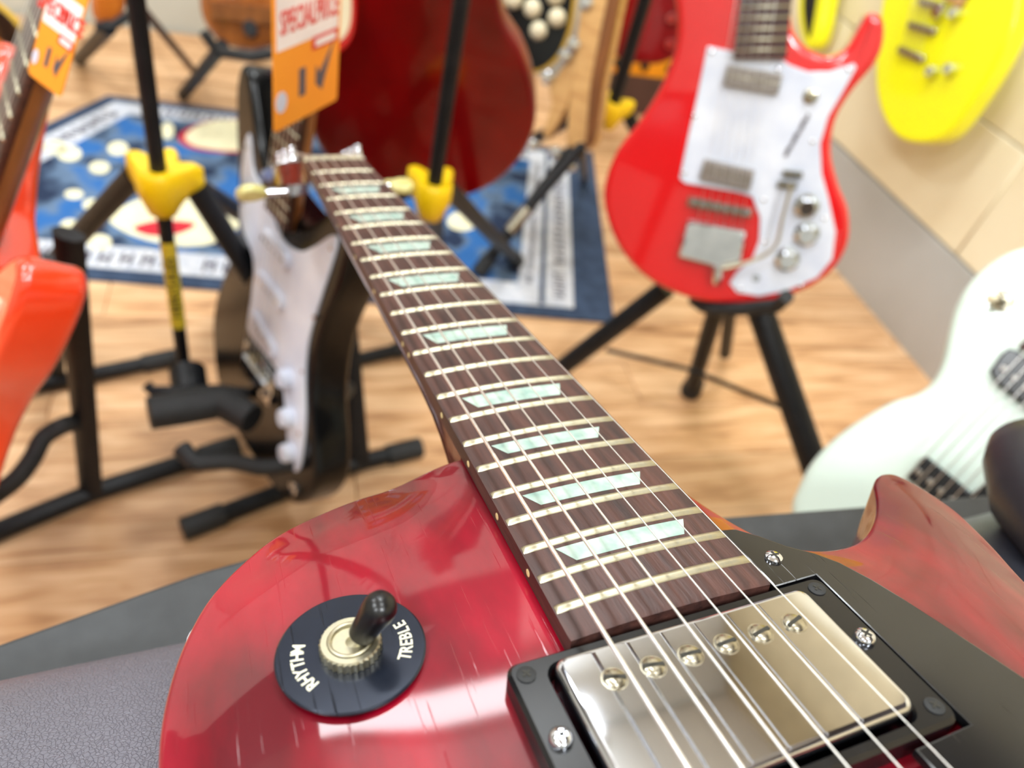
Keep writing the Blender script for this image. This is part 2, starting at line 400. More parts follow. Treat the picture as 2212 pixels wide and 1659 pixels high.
struct('trim_3', MB().box(((A0 + A1) / 2, B1 + .004, 1.4), (A1 - A0, .01, .9)), panelm)
struct('trim_4', MB().box(((.5 + A1) / 2, B1 + .004, 2.22), (A1 - .5, .012, .72)), panelm)
struct('wall_left', MB().box((A0 - .06, (B0 + B1) / 2, CH / 2), (.1, B1 - B0 + .2, CH + .1)), farwall)
struct('wall_behind', MB().box(((A0 + A1) / 2, B0 - .06, CH / 2), (A1 - A0 + .2, .1, CH + .1)), farwall)

# ------------------------------------------------------------------ the guitar in front: frame measured from its frets (mm -> m)
GR = np.array([[.3691, .9278, .0537], [.4734, -.1379, -.8700], [-.7998, .3466, -.4901]])
U_, s_, V_ = np.linalg.svd(GR); GR = U_ @ V_
GT = np.array([-.13031786, -.16446020, .54984472])
G = Matrix.Identity(4); _w = M @ GR; _t = M @ GT + CAM
for i in range(3):
    for j in range(3): G[i][j] = _w[i][j]
    G[i][3] = _t[i]

# ------------------------------------------------------------------ bench under the guitar
bu = Vector((.857, .515, 0)).normalized(); bv = Vector((-bu.y, bu.x, 0))
BM = Matrix.Identity(4)
for i in range(3): BM[i][0] = bu[i]; BM[i][1] = bv[i]
bench = empty('leather_bench', BM, 'black leather bench with a grained cushion on a charcoal board under the wine red guitar', 'bench')
mb = MB(); mb.prism([(-.62, -.62), (.95, -.62), (.95, .088), (.344, .155), (.18, .176), (.03, .197), (-.01, .192), (-.08, .177), (-.3, .134), (-.62, .07)], .528, .55, .002, 2); mb.obj('seat_board', boardm, bench)
for sx in (-.5, .8):
    for sy in (-.52, .06):
        MB().tube([(sx, sy, .53), (sx, sy, 0)], [.024, .018], 14).obj('leg', blackm, bench)
def cushion(u0, u1, v0, v1, zf, slope, th, puff, name, m):
    """soft pad: superelliptic outline, top sloping up towards the rear"""
    nu, nv = 60, 44; vs = []; fs = []
    for j in range(nv + 1):
        for i in range(nu + 1):
            s = -1 + 2 * i / nu; t = -1 + 2 * j / nv
            s = math.sin(s * PI / 2); t = math.sin(t * PI / 2)
            e = max(0., 1 - abs(s) ** 22) ** .5 * max(0., 1 - abs(t) ** 16) ** .5
            x = (u0 + u1) / 2 + s * (u1 - u0) / 2; y = (v0 + v1) / 2 + t * (v1 - v0) / 2
            top = zf + slope * (v1 - y)
            zc = .551 + th * .35
            vs.append((x, y, zc + (top - zc) * e + puff * e * (1 - t * t) * 0 + .0015 * math.sin(x * 23) * math.sin(y * 31)))
    n = len(vs)
    for j in range(nv):
        for i in range(nu):
            a = j * (nu + 1) + i; fs.append((a, a + 1, a + nu + 2, a + nu + 1))
    ring = [i for i in range(nu + 1)] + [j * (nu + 1) + nu for j in range(1, nv + 1)] + [nv * (nu + 1) + i for i in range(nu - 1, -1, -1)] + [j * (nu + 1) for j in range(nv - 1, 0, -1)]
    lo = []
    for r in ring:
        v = vs[r]; lo.append((v[0], v[1], .5505))
    vs += lo
    for k in range(len(ring)): k2 = (k + 1) % len(ring); fs.append((ring[k], ring[k2], n + k2, n + k))
    fs.append([n + k for k in range(len(ring))][::-1])
    fs = [tuple(reversed(f)) for f in fs] if False else fs
    mb = MB(); mb.add(vs, fs); return mb.obj(name, m, bench)
cushion(-.6, .145, -.6, .148, .599, .288, .05, .0, 'cushion', leatherm)
cushion(.147, .6, -.6, .122, .608, .288, .05, .0, 'cushion', leather2)
_bi = BM.inverted()
MB().tube([_bi @ p for p in (Z(2190, 925, .388), Z(2200, 940, .385), Z(2225, 990, .375), Z(2265, 1080, .35), Z(2330, 1200, .315), Z(2340, 1215, .31))], [.005, .014, .021, .024, .018, .005], 24).obj('arm_bolster', leather2, bench)

# ------------------------------------------------------------------ wine red single-cut guitar
mm = .001
gt = empty('electric_guitar', G, 'wine red single-cut electric guitar lying on the leather bench in front', 'guitar')
def K(*v): return tuple(c * mm for c in v)
outline = [(377.5, -24.8), (376.2, -41), (377.2, -56.5), (381, -71.3), (387.2, -85.7), (396.4, -96.7), (407, -105.5), (419, -111.3), (431, -114.9), (443, -116.9), (455, -117.4), (470, -116.4), (490, -112), (510, -107), (530, -105), (550, -107), (575, -116), (600, -129), (640, -149), (680, -161), (720, -165), (755, -157), (785, -134), (804, -98), (813, -50), (815, 0),
           (813, 50), (804, 98), (785, 134), (755, 157), (720, 165), (680, 161), (640, 149), (600, 130), (575, 118), (550, 110), (530, 107.5), (510, 108.5), (490, 111.5), (474, 114), (460, 118), (451, 120), (442, 121.4), (433, 121), (426, 119.9), (420.6, 117.4), (419.3, 112.5), (422.5, 106.5), (430, 100), (436, 93.8), (441, 86.5), (444.2, 79), (445, 71), (443.2, 62.5), (438.5, 54.5), (431, 47.5), (421, 40), (410, 34.5), (398, 30.5), (386, 28), (377.5, 26.8)]
corner_a, corner_b = np.array(outline[0]), np.array(outline[-1])
op = smooth(outline, 7, False)
op = [p for i, p in enumerate(op)] + [corner_b * (1 - t) + corner_a * t for t in np.linspace(.08, .92, 12)]
OP = np.array(op)
if area(OP) < 0: OP = OP[::-1]
def seg_dist(Q):
    A = OP; B = np.roll(OP, -1, 0); d = B - A; L2 = np.maximum((d * d).sum(1), 1e-9)
    out = np.full(len(Q), 1e9)
    for s0 in range(0, len(Q), 800):
        q = Q[s0:s0 + 800]
        t = np.clip(((q[:, None, :] - A) * d).sum(2) / L2, 0, 1)
        pp = A + t[..., None] * d
        out[s0:s0 + 800] = np.sqrt(((q[:, None, :] - pp) ** 2).sum(2)).min(1)
    return out
def inside(Q):
    c = np.zeros(len(Q), bool); A = OP; B = np.roll(OP, -1, 0)
    for a, b in zip(A, B):
        if a[1] == b[1]: continue
        m = (a[1] > Q[:, 1]) != (b[1] > Q[:, 1])
        c ^= m & (Q[:, 0] < (b[0] - a[0]) * (Q[:, 1] - a[1]) / (b[1] - a[1]) + a[0])
    return c
def topz(Q, d):
    x, y = Q[:, 0], Q[:, 1]
    base = -6.6 - .03 * np.clip(x - 445, 0, 400)
    s = np.clip(d / 46, 0, 1)
    carve = 8.5 * (1 - s) ** 2.2 + .6 * np.sin(np.clip(d / 26, 0, 1) * PI) * -1 * 0
    g = np.clip((np.abs(y) - 24) / 30, 0, 1); g = g * g * (3 - 2 * g)
    far = np.clip((x - 430) / 40, 0, 1); g = np.maximum(g, far)
    return base - carve * g
xs = np.arange(372, 818, 4.0); ys = np.arange(-168, 169, 4.0)
Q = np.stack(np.meshgrid(xs, ys), -1).reshape(-1, 2); Q[:, 0] += (np.round(Q[:, 1] / 4) % 2) * 2
Q = Q[inside(Q)]; dq = seg_dist(Q); Q = Q[dq > 3.2]; dq = dq[dq > 3.2]
R1 = OP - outn(OP) * 1.6
n_ = len(R1)
allp = [Vector(p) for p in R1] + [Vector(p) for p in Q]
res = delaunay_2d_cdt(allp, [(i, (i + 1) % n_) for i in range(n_)], [], 1, 1e-4)
pv = np.array([tuple(v) for v in res[0]]); tri = [tuple(f) for f in res[2]]
dd = seg_dist(pv); zz_ = topz(pv, dd)
adj = [set() for _ in pv]
for f in tri:
    for a_, b_ in ((f[0], f[1]), (f[1], f[2]), (f[2], f[0])): adj[a_].add(b_); adj[b_].add(a_)
fixed = dd < 2.4
for it in range(6):
    z2 = zz_.copy()
    for i, ad_ in enumerate(adj):
        if not fixed[i]: z2[i] = .4 * zz_[i] + .6 * np.mean([zz_[j] for j in ad_])
    zz_ = z2
verts = [K(p[0], p[1], z) for p, z in zip(pv, zz_)]; faces = tri
idx = {}
for j, p in enumerate(R1):
    k_ = int(np.argmin(((pv - p) ** 2).sum(1))); idx[j] = k_
mbt = MB(); mbt.add(verts, faces)
N_ = outn(OP); prev = [idx[j] for j in range(n_)]; edgez = np.array([zz_[idx[j]] for j in range(n_)])
rings = []
for a_ in (25, 50, 72, 90):
    r_ = math.radians(a_); rings.append((OP - N_ * 1.6 * (1 - math.sin(r_)), edgez - 1.6 * (1 - math.cos(r_))))
rings.append((OP, np.full(n_, -30.))); rings.append((OP, np.full(n_, -57.)))
rings.append((OP - N_ * 1.2, np.full(n_, -59.2))); rings.append((OP - N_ * 3, np.full(n_, -60.)))
for P_, z_ in rings:
    cur = []
    for j in range(n_):
        cur.append(len(mbt.v)); mbt.v.append(K(P_[j][0], P_[j][1], float(z_[j])))
    for j in range(n_):
        j2 = (j + 1) % n_; mbt.f.append([prev[j], cur[j], cur[j2], prev[j2]]); mbt.sm.append(True)
    prev = cur
mbt.f.append(list(prev)[::-1]); mbt.sm.append(False)
body = mbt.obj('body', wine, gt)
bmx = bmesh.new(); bmx.from_mesh(body.data); bmesh.ops.recalc_face_normals(bmx, faces=bmx.faces); bmx.to_mesh(body.data); bmx.free()
def body_z(x, y):
    q = np.array([[x, y]], float); return float(topz(q, seg_dist(q))[0])

# ---- fretboard
SC = 628.
FX = [SC * (1 - 2 ** (-n / 12)) for n in range(23)]
def bw(x): return 42.5 + (57 - 42.5) * x / FX[22]
def bz(y): return .35 - y * y / 610
xb = 461.0
mb = MB(); ny = 14; st = [0, 60, 120, 180, 240, 300, 360, 420, 459.6, xb]; vs = []; fs = []
sec = ny + 1 + 2
for x in st:
    e = 1.2 if x == xb else 0
    wv = bw(min(x, 459)) / 2 - e * .3
    for i in range(ny + 1):
        y = -wv + 2 * wv * i / ny; vs.append(K(x, y, bz(y) - e * .5))
    vs.append(K(x, wv, -6.2)); vs.append(K(x, -wv, -6.2))
for s0 in range(len(st) - 1):
    for k in range(sec):
        a_ = s0 * sec + k; b_ = s0 * sec + (k + 1) % sec; fs.append((a_, b_, b_ + sec, a_ + sec))
mb.add(vs, fs, True); base = 0
mb.f.append(list(range(sec))[::-1]); mb.sm.append(False); mb.f.append([(len(st) - 1) * sec + k for k in range(sec)]); mb.sm.append(False)
fb = mb.obj('fretboard', rosewood, gt)
for n in range(1, 23):
    mb = MB(); x = FX[n]; wv = bw(x) / 2 - .4; ns = 22; prof = [(-1.35, 0), (-1.15, .55), (-.6, .95), (0, 1.08), (.6, .95), (1.15, .55), (1.35, 0)]
    vs = []; fs = []; m_ = len(prof)
    for i in range(ns + 1):
        y = -wv + 2 * wv * i / ns; ed = min(1, (wv - abs(y)) / 1.2 + .18) if i in (0, ns) else 1
        ed = .15 if i in (0, ns) else ed
        for px_, pz_ in prof: vs.append(K(x + px_, y, bz(y) + pz_ * ed - .05))
    # make the last stretch short so the fret end is a bevel
    for q_ in (0, ns):
        sgn = -1 if q_ == 0 else 1; nb = 1 if q_ == 0 else ns - 1
        for k in range(m_):
            y = sgn * (wv - .9); vs[nb * m_ + k] = K(x + prof[k][0], y, bz(y) + prof[k][1] - .05)
    for i in range(ns):
        for k in range(m_ - 1): a_ = i * m_ + k; fs.append((a_, a_ + 1, a_ + 1 + m_, a_ + m_))
    fs.append(list(range(m_))); fs.append([ns * m_ + k for k in range(m_)][::-1])
    mb.add(vs, fs); mb.obj('fret', fretm, fb)
for n in (3, 5, 7, 9, 12, 15, 17, 19, 21):
    c_ = (FX[n] + FX[n - 1]) / 2; gap = FX[n] - FX[n - 1]; h_ = gap * .245
    if n >= 17: h_ = 2.9
    hw = bw(c_) / 2 * .70; tp = 3.4 if n > 9 else 4.2
    x0_, x1_ = c_ - h_, c_ + h_
    yc = .3
    mb = MB(); vs = []; fs = []; nn = 16
    for zoff in (.1, -.4):
        for xx, hh in ((x0_, hw), (x1_, hw - tp)):
            for i in range(nn + 1):
                y = yc - hh + 2 * hh * i / nn; vs.append(K(xx, y, bz(y) + zoff))
    r0, r1, r2, r3 = 0, nn + 1, 2 * (nn + 1), 3 * (nn + 1)
    for i in range(nn):
        fs.append((r0 + i, r1 + i, r1 + i + 1, r0 + i + 1)); fs.append((r0 + i, r0 + i + 1, r2 + i + 1, r2 + i)); fs.append((r1 + i + 1, r1 + i, r3 + i, r3 + i + 1))
    fs.append((r0, r2, r3, r1)); fs.append((r0 + nn, r1 + nn, r3 + nn, r2 + nn))
    mb.add(vs, fs, False); mb.obj('inlay', pearl, fb)
for n in (3, 5, 7, 9, 12, 12.5, 15, 17, 19, 21):
    k_ = int(n)
    c_ = (FX[k_] + FX[k_ - 1]) / 2
    if k_ == 12: c_ += (-5 if n == 12 else 5)
    MB().lathe([(1.1 * mm, -.0003), (1.1 * mm, .0001), (.8 * mm, .0002)], K(c_, -bw(c_) / 2, -3.4), (0, -1, 0), 12).obj('side_dot', dotm, fb)

# ---- neck, heel, headstock
mb = MB(); vs = []; fs = []; st = [-2, 20, 60, 120, 180, 240, 290, 320, 340, 352, 362, 370, 377]; nk = 13
for x in st:
    wv = bw(max(x, 0)) / 2 - .3; dpt = 14 + 3.5 * max(x, 0) / 300
    t_ = max(0, (x - 325) / 52); dpt += 33 * t_ ** 2.2
    for k in range(nk):
        a_ = PI * k / (nk - 1); ex = .8 - .35 * t_
        cy = math.copysign(abs(math.cos(a_)) ** ex, math.cos(a_)); vs.append(K(x, wv * cy, -6.2 - dpt * math.sin(a_) ** (.9 - .3 * t_)))
for s0 in range(len(st) - 1):
    for k in range(nk):
        a_ = s0 * nk + k; b_ = s0 * nk + (k + 1) % nk; fs.append((a_, a_ + nk, b_ + nk, b_))
fs.append(list(range(nk))); fs.append([(len(st) - 1) * nk + k for k in range(nk)][::-1])
mb.add(vs, fs); neck = mb.obj('neck', neckwood, gt)
ha = math.radians(16)
HM = Matrix.Translation(K(-3, 0, -1.2)) @ Matrix.Rotation(-ha, 4, 'Y')
half = [(2, 21.5), (-8, 22), (-25, 28), (-45, 36), (-80, 38.5), (-120, 40), (-160, 42), (-185, 38), (-192, 26), (-186, 12), (-180, 0)]
hp = [(x, y) for x, y in smooth(half, 4, False)]; hp = hp + [(x, -y) for x, y in hp[::-1][1:]]
hs = MB().prism([(x * mm, y * mm) for x, y in hp], -.0155, 0, .001, 2).obj('headstock', neckwood, gt); hs.matrix_local = HM
vn = MB().prism([(x * mm * .985 - .001, y * mm * .96) for x, y in hp], .0, .0012, .0004, 1).obj('headstock_face', gloss_black, hs)
MB().prism(smooth([(-8 * mm, 9 * mm), (-30 * mm, 10 * mm), (-48 * mm, 5 * mm), (-54 * mm, 0), (-48 * mm, -5 * mm), (-30 * mm, -10 * mm), (-8 * mm, -9 * mm)], 3), .0012, .003, .0005, 1).obj('truss_cover', gloss_black, hs)
posts = []
for sy in (-1, 1):
    for i in range(3):
        px_, py_ = -(34 + 40 * i), sy * (25 + 1.5 * i); posts.append((px_, py_))
        tn = MB(); tn.lathe([(.005, .0012), (.005, .003), (.0032, .0035), (.0028, .008), (.0022, .0095), (.0028, .011), (.0026, .0125), (0, .0128)], K(px_, py_, 0), n=18)
        tn.box(K(px_, py_, -19.5), K(20, 14, 8)); tn.tube([K(px_, py_, -20), K(px_, sy * 50, -20)], .0024, 10)
        to = tn.obj('tuner', nickel, hs)
        kb = MB(); kb.prism([(a_ * mm, b_ * mm) for a_, b_ in smooth([(-4, 0), (-9, 9), (-8, 16), (-3, 19), (3, 19), (8, 16), (9, 9), (4, 0)], 3)], -.0035, .0035, .0025, 3, .0025)
        ko = kb.obj('tuner_button', tulip, to); ko.matrix_local = Matrix.Translation(K(px_, sy * 48, -20)) @ (Matrix.Rotation(0 if sy > 0 else PI, 4, 'Z')) @ Matrix.Rotation(.5, 4, 'Y')
nutp = MB(); vs = []; fs = []; nn = 20
for xx in (-5, -.1):
    for i in range(nn + 1):
        y = -21.2 + 42.4 * i / nn; vs += [K(xx, y, bz(y) + (2.0 if xx > -1 else 1.5)), K(xx, y, -4)]
for i in range(nn):
    a_ = 2 * i; o_ = 2 * (nn + 1)
    fs += [(a_, a_ + 2, a_ + 3, a_ + 1), (o_ + a_, o_ + a_ + 1, o_ + a_ + 3, o_ + a_ + 2), (a_, o_ + a_, o_ + a_ + 2, a_ + 2)]
fs += [(0, 1, o_ + 1, o_), (2 * nn, o_ + 2 * nn, o_ + 2 * nn + 1, 2 * nn + 1)]
nutp.add(vs, fs, False); nutp.obj('nut', bone, gt)

# ---- neck pickup: ring, cover, pole screws
YC = -1.1
def cross_screw(c, r, h, m, parent, slot='cross', n=20, name='screw'):
    mb = MB(); mb.lathe([(r, 0), (r, h * .45), (r * .86, h * .8), (r * .55, h), (0, h * 1.02)], c, n=n)
    o = mb.obj(name, m, parent)
    s2 = MB()
    d = r * (1.9 if slot == 'slot' else 1.1)
    top = (c[0], c[1], c[2] + h * (.98 if slot == 'slot' else .99))
    if slot == 'slot': s2.box(top, (d * .22, d * 1.0, h * .35))
    else: s2.box(top, (d, d * .2, h * .3)); s2.box(top, (d * .2, d, h * .3))
    so = s2.obj('slot', ink, o); so.parent = parent if parent.parent and parent.parent.parent else o
    return o
ring = MB()
outr = rrect(461.8, 506.8, YC - 44.2, YC + 44.2, 3.2, 5); inr = rrect(465.2, 503.6, YC - 35.6, YC + 35.6, 3.6, 5)
def annulus(mb, o, i_, z0, z1, be):
    o = np.array(o); i_ = np.array(i_); n = len(o)
    rings = [(o, z0), (o, z1 - be), (o * 1.0 - outn(o) * be, z1), (i_ + outn(i_) * be * .6, z1), (i_, z1 - be), (i_, z0)]
    base = len(mb.v)
    for P_, z_ in rings:
        for q in P_: mb.v.append(K(q[0], q[1], z_))
    for r_ in range(len(rings)):
        r2 = (r_ + 1) % len(rings)
        for k in range(n):
            mb.f.append([base + r_ * n + k, base + r_ * n + (k + 1) % n, base + r2 * n + (k + 1) % n, base + r2 * n + k]); mb.sm.append(r_ in (1, 3))
annulus(ring, outr, inr, -9.2, -2.0, .9)
ro = ring.obj('pickup_ring', ringblack, gt)
cv = MB(); cv.prism([(x * mm, y * mm) for x, y in rrect(466.0, 502.8, YC - 34.6, YC + 34.6, 3.2, 6)], -.009, .0012, .0016, 6)
co = cv.obj('pickup_cover', nickel, gt)
for k in range(6):
    y = YC - 24 + 9.6 * k; c = K(475.4, y, 1.15)
    MB().lathe([(.00305, 0), (.00305, .00008), (.0026, .0001), (.0026, -.0001)], c, n=24).obj('screw_hole_rim', dullnickel, co)
    hz = .00085
    ps = MB(); ps.lathe([(.00245, 0), (.00245, .0004), (.0021, .0007), (.0012, hz), (0, hz + .00004)], c, n=24)
    po = ps.obj('pole_screw', dullnickel, co)
    MB().box((c[0], c[1], c[2] + .0007), (.0009, .0048, .0005), Matrix.Rotation(.12 * (k - 2.5), 3, 'Z')).obj('pole_screw_slot', ink, co)
for x, y, m_, r_, h_ in ((482.7, YC - 39.8, nickel, 2.5, 1.9), (482.7, YC + 39.8, nickel, 2.5, 1.9), (465.9, YC - 40.3, rubber, 2.2, .5), (465.9, YC + 40.3, rubber, 2.2, .5), (502.5, YC - 40.3, rubber, 2.2, .5), (502.5, YC + 40.3, rubber, 2.2, .5)):
    c = K(x, y, -2.0)
    MB().lathe([(r_ * mm, 0), (r_ * mm, h_ * .5 * mm), (r_ * .8 * mm, h_ * .85 * mm), (r_ * .45 * mm, h_ * mm), (0, h_ * mm)], c, n=22).obj('mounting_screw', m_, ro)
    MB().box((c[0], c[1], c[2] + h_ * mm), K(r_ * 1.0, r_ * .22, .3), Matrix.Rotation(.5, 3, 'Z')).box((c[0], c[1], c[2] + h_ * mm), K(r_ * .22, r_ * 1.0, .3), Matrix.Rotation(.5, 3, 'Z')).obj('screw_recess', ink, ro)
# bridge pickup, bridge and tailpiece (outside the frame, they carry the strings)
r2 = MB(); annulus(r2, rrect(560, 605, YC - 44.2, YC + 44.2, 3.2), rrect(563.4, 601.8, YC - 35.6, YC + 35.6, 3.6), -12, -3.5, .9); r2.obj('pickup_ring', ringblack, gt)
MB().prism([(x * mm, y * mm) for x, y in rrect(564.2, 601, YC - 34.6, YC + 34.6, 3.2, 4)], -.012, 0, .0016, 3).obj('pickup_cover', nickel, gt)
bg = MB(); bg.prism([(x * mm, y * mm) for x, y in rrect(622, 634, -40, 40, 4)], -.003, .004, .001, 2)
for y in (-37, 37): bg.tube([K(628, y, -13), K(628, y, -2)], .003, 12)
bg.obj('bridge', nickel, gt)
tp_ = MB(); tp_.prism([(x * mm, y * mm) for x, y in rrect(664, 682, -48, 48, 8)], -.004, .006, .003, 3)
for y in (-41, 41): tp_.tube([K(673, y, -14), K(673, y, -3)], .004, 12)
tp_.obj('tailpiece', nickel, gt)
for x, y in ((655, 105), (690, 85), (610, 110), (720, 120)):
    zb_ = body_z(x, y); MB().lathe([(.012, 0), (.0125, .001), (.012, .004), (.0105, .014), (.010, .0145), (0, .0145)], K(x, y, zb_), n=30).obj('control_knob', gloss_black, gt)

# ---- pickguard
pgp = [(461.0, 43.7), (461.0, 30.2), (437.5, 30.0), (438.5, 34.4), (443, 39), (449, 43.8), (454, 49.5), (459, 53.4), (467, 57.0), (475, 59.6), (484, 62.0), (494, 64.6), (510, 68.5), (528, 72.6), (546, 75), (555, 72), (559, 62), (557, 46), (545, 27.6), (508.4, 27.6), (508.0, 43.9)]
pg = MB(); pg.prism([(x * mm, y * mm) for x, y in pgp], -.0052, -.0030, .0005, 2)
pgo = pg.obj('pickguard', gloss_black, gt)
MB().lathe([(.0024, 0), (.0023, .0007), (.0014, .0013), (0, .0014)], K(452, 36.9, -3), n=20).obj('pickguard_screw', nickel, pgo)
MB().box(K(452, 36.9, -1.65), K(2.6, .5, .25)).box(K(452, 36.9, -1.65), K(.5, 2.6, .25)).obj('screw_recess', ink, pgo)

# ---- toggle switch
cx, cy = 443.6, -75.3
nzx = (body_z(cx + 8, cy) - body_z(cx - 8, cy)) / 16; nzy = (body_z(cx, cy + 8) - body_z(cx, cy - 8)) / 16
tz = body_z(cx, cy) + .25
nrm = Vector((-nzx * .7, -nzy * .7, 1)).normalized()
TM = Matrix.Translation(K(cx, cy, tz)) @ nrm.to_track_quat('Z', 'X').to_matrix().to_4x4()
TM = Matrix.Translation(K(cx, cy, tz)) @ Vector((0, 0, 1)).rotation_difference(nrm).to_matrix().to_4x4()
tsw = empty('toggle_switch', Matrix.Identity(4)); tsw.parent = gt; tsw.matrix_local = TM
pl = MB().lathe([(.0168, 0), (.0170, .0003), (.0170, .0008), (.0166, .0011), (.0056, .0011), (.0056, 0)], n=96).obj('switch_plate', platem, tsw)
def arc_text(word, r, out, span, size, name):
    n = len(word); obs = []
    for i, ch in enumerate(word):
        th = (-.5 + (i + .5) / n) * span - .13
        if out: pos = (-r * math.sin(th), -r * math.cos(th)); right = (-math.cos(th), math.sin(th)); upv = (-math.sin(th), -math.cos(th))
        else: pos = (-r * math.sin(th), r * math.cos(th)); right = (-math.cos(th), -math.sin(th)); upv = (math.sin(th), -math.cos(th))
        m4 = Matrix(((right[0], upv[0], 0, pos[0]), (right[1], upv[1], 0, pos[1]), (0, 0, 1, .00112), (0, 0, 0, 1)))
        text_mesh(ch, size, cream, name, pl, m4, bold=.00006, depth=.00003, sx=.86)
arc_text('RHYTHM', .0106, True, 1.12, .0041, 'letter')
arc_text('TREBLE', .0139, False, .92, .0041, 'letter')
MB().lathe([(.0052, .0011), (.0071, .0012), (.0071, .0036), (.0066, .0041), (.0053, .0041), (.0052, .0036)], n=64, knurl=((1, 2), .06)).obj('switch_nut', fretm, tsw)
MB().lathe([(.0051, .0011), (.0051, .0044), (.0047, .0046), (.0043, .0044), (.0036, .0018), (.0032, -.002), (0, -.002)], n=48).obj('switch_barrel', fretm, tsw)
lev = MB(); ld = Vector((.12, .56, 1)).normalized()
lev.lathe([(0, -.0006), (.0018, .0002), (.0026, .0016), (.0022, .0032), (.0015, .0044), (.0015, .010)], (0, -.0006, 0), ld, 24); lv = lev.obj('switch_lever', fretm, tsw)
MB().lathe([(.0018, .0060), (.0029, .0060), (.0031, .0066), (.0034, .0105), (.0038, .0134), (.0039, .0152), (.0037, .0166), (.0029, .0180), (.0016, .0188), (0, .0190)], (0, -.0006, 0), ld, 36).obj('lever_tip', rubtip, tsw)

# ---- strings
gauge = [1.17, .92, .68, .45, .36, .28]
for k in range(6):
    y0 = -17.8 + 7.12 * k; y1 = YC - 25 + 10 * k
    z0_ = bz(y0) + 1.9 + gauge[k] / 2; z1_ = 7.6 + gauge[k] / 2 - (y1 * y1) / 900
    mb = MB(); pts = []; r = gauge[k] / 2 * mm
    hx, hy = posts[k] if k < 3 else posts[8 - k]
    pp = HM @ Vector(K(hx, hy, 9))
    wound = k < 3
    if not wound:
        mb.tube([pp, K(-4, y0, z0_ - .3), K(0, y0, z0_), K(300, y0 + (y1 - y0) * 300 / 628, z0_ + (z1_ - z0_) * 300 / 628), K(628, y1, z1_), K(668, y1, 3)], r, 10)
    else:
        L_ = []; rr = []
        xa = 395.; L_ += [pp, Vector(K(-4, y0, z0_ - .3)), Vector(K(0, y0, z0_))]; rr += [r, r, r]
        x = xa; pitch = gauge[k] * .36; i = 0
        while x < 545:
            t_ = x / 628; L_.append(Vector(K(x, y0 + (y1 - y0) * t_, z0_ + (z1_ - z0_) * t_))); rr.append(r * (1.06 if i % 2 else .90)); x += pitch; i += 1
        L_ += [Vector(K(628, y1, z1_)), Vector(K(668, y1, 3))]; rr += [r, r]
        mb.tube(L_, rr, 8)
    mb.obj('string', stringm, gt)

# ------------------------------------------------------------------ things around: built in world space under an Empty at their base
def L2(o, m):  # local
    return m
def tube_part(name, root, pts, r, m, n=14, flat=1.):
    b = root.matrix_world.inverted()
    return MB().tube([b @ Vector(p) for p in pts], r, n, True, flat).obj(name, m, root)
def knob(name, root, c, r, h, m, axis=(0, 0, 1), n=20):
    return MB().lathe([(r, 0), (r, h * .7), (r * .85, h), (0, h)], c, axis, n).obj(name, m, root)
def screws(root, pts, z, r=.0028, m=None):
    for x, y in pts: MB().lathe([(r, -.001), (r, .0004), (r * .6, .0014), (0, .0016)], (x, y, z), n=12).obj('screw', m or chrome, root)
def guitar_strings(root, a, b, w0, w1, z0, z1, n=6, r=.0004, parent=None):
    a = Vector(a); b = Vector(b); d = (b - a).normalized(); s = Vector((-d.y, d.x))
    for k in range(n):
        t = k / (n - 1) - .5
        p = a + s * (w0 * t); q = b + s * (w1 * t)
        MB().tube([(p.x, p.y, z0), (q.x, q.y, z1)], r, 6).obj('string', stringm, parent or root)
def neck_piece(root, a, b, w0, w1, z, th, board, wood, frets=None, nut=None, thick=.018):
    """neck from a (body end) to b along local 2-D, board surface at z; frets = list of fractions"""
    a = Vector(a); b = Vector(b); d = (b - a).normalized(); s = Vector((-d.y, d.x))
    q = [a + s * w0 / 2, a - s * w0 / 2, b - s * w1 / 2, b + s * w1 / 2]
    fbp = MB().prism([tuple(v) for v in q], z - th, z, .001, 1).obj('fretboard', board, root)
    vs = []; fs = []; nk = 9
    for p, w_ in ((a, w0), (b, w1)):
        for k in range(nk):
            an = PI * k / (nk - 1); pp = p + s * (w_ / 2 * math.cos(an)); vs.append((pp.x, pp.y, z - th - thick * math.sin(an)))
    for k in range(nk): k2 = (k + 1) % nk; fs.append((k, k2, nk + k2, nk + k))
    fs += [tuple(range(nk))[::-1], tuple(nk + k for k in range(nk))]
    MB().add(vs, fs).obj('neck', wood, root)
    for t in (frets or []):
        p = a.lerp(b, t); w_ = w0 + (w1 - w0) * t
        MB().tube([(*(p + s * w_ * .49), z + .0004), (*(p - s * w_ * .49), z + .0004)], .0013, 8).obj('fret', fretm, fbp)
    return fbp

# ---- rug
ru = Vector((FL(1325, 700) - FL(150, 597))); ru.z = 0; RW = ru.length; ru.normalize(); rv = Vector((-ru.y, ru.x, 0))
RG = Matrix.Identity(4)
for i in range(3): RG[i][0] = ru[i]; RG[i][1] = rv[i]
RG.translation = FL(150, 597) + Vector((0, 0, .0004))
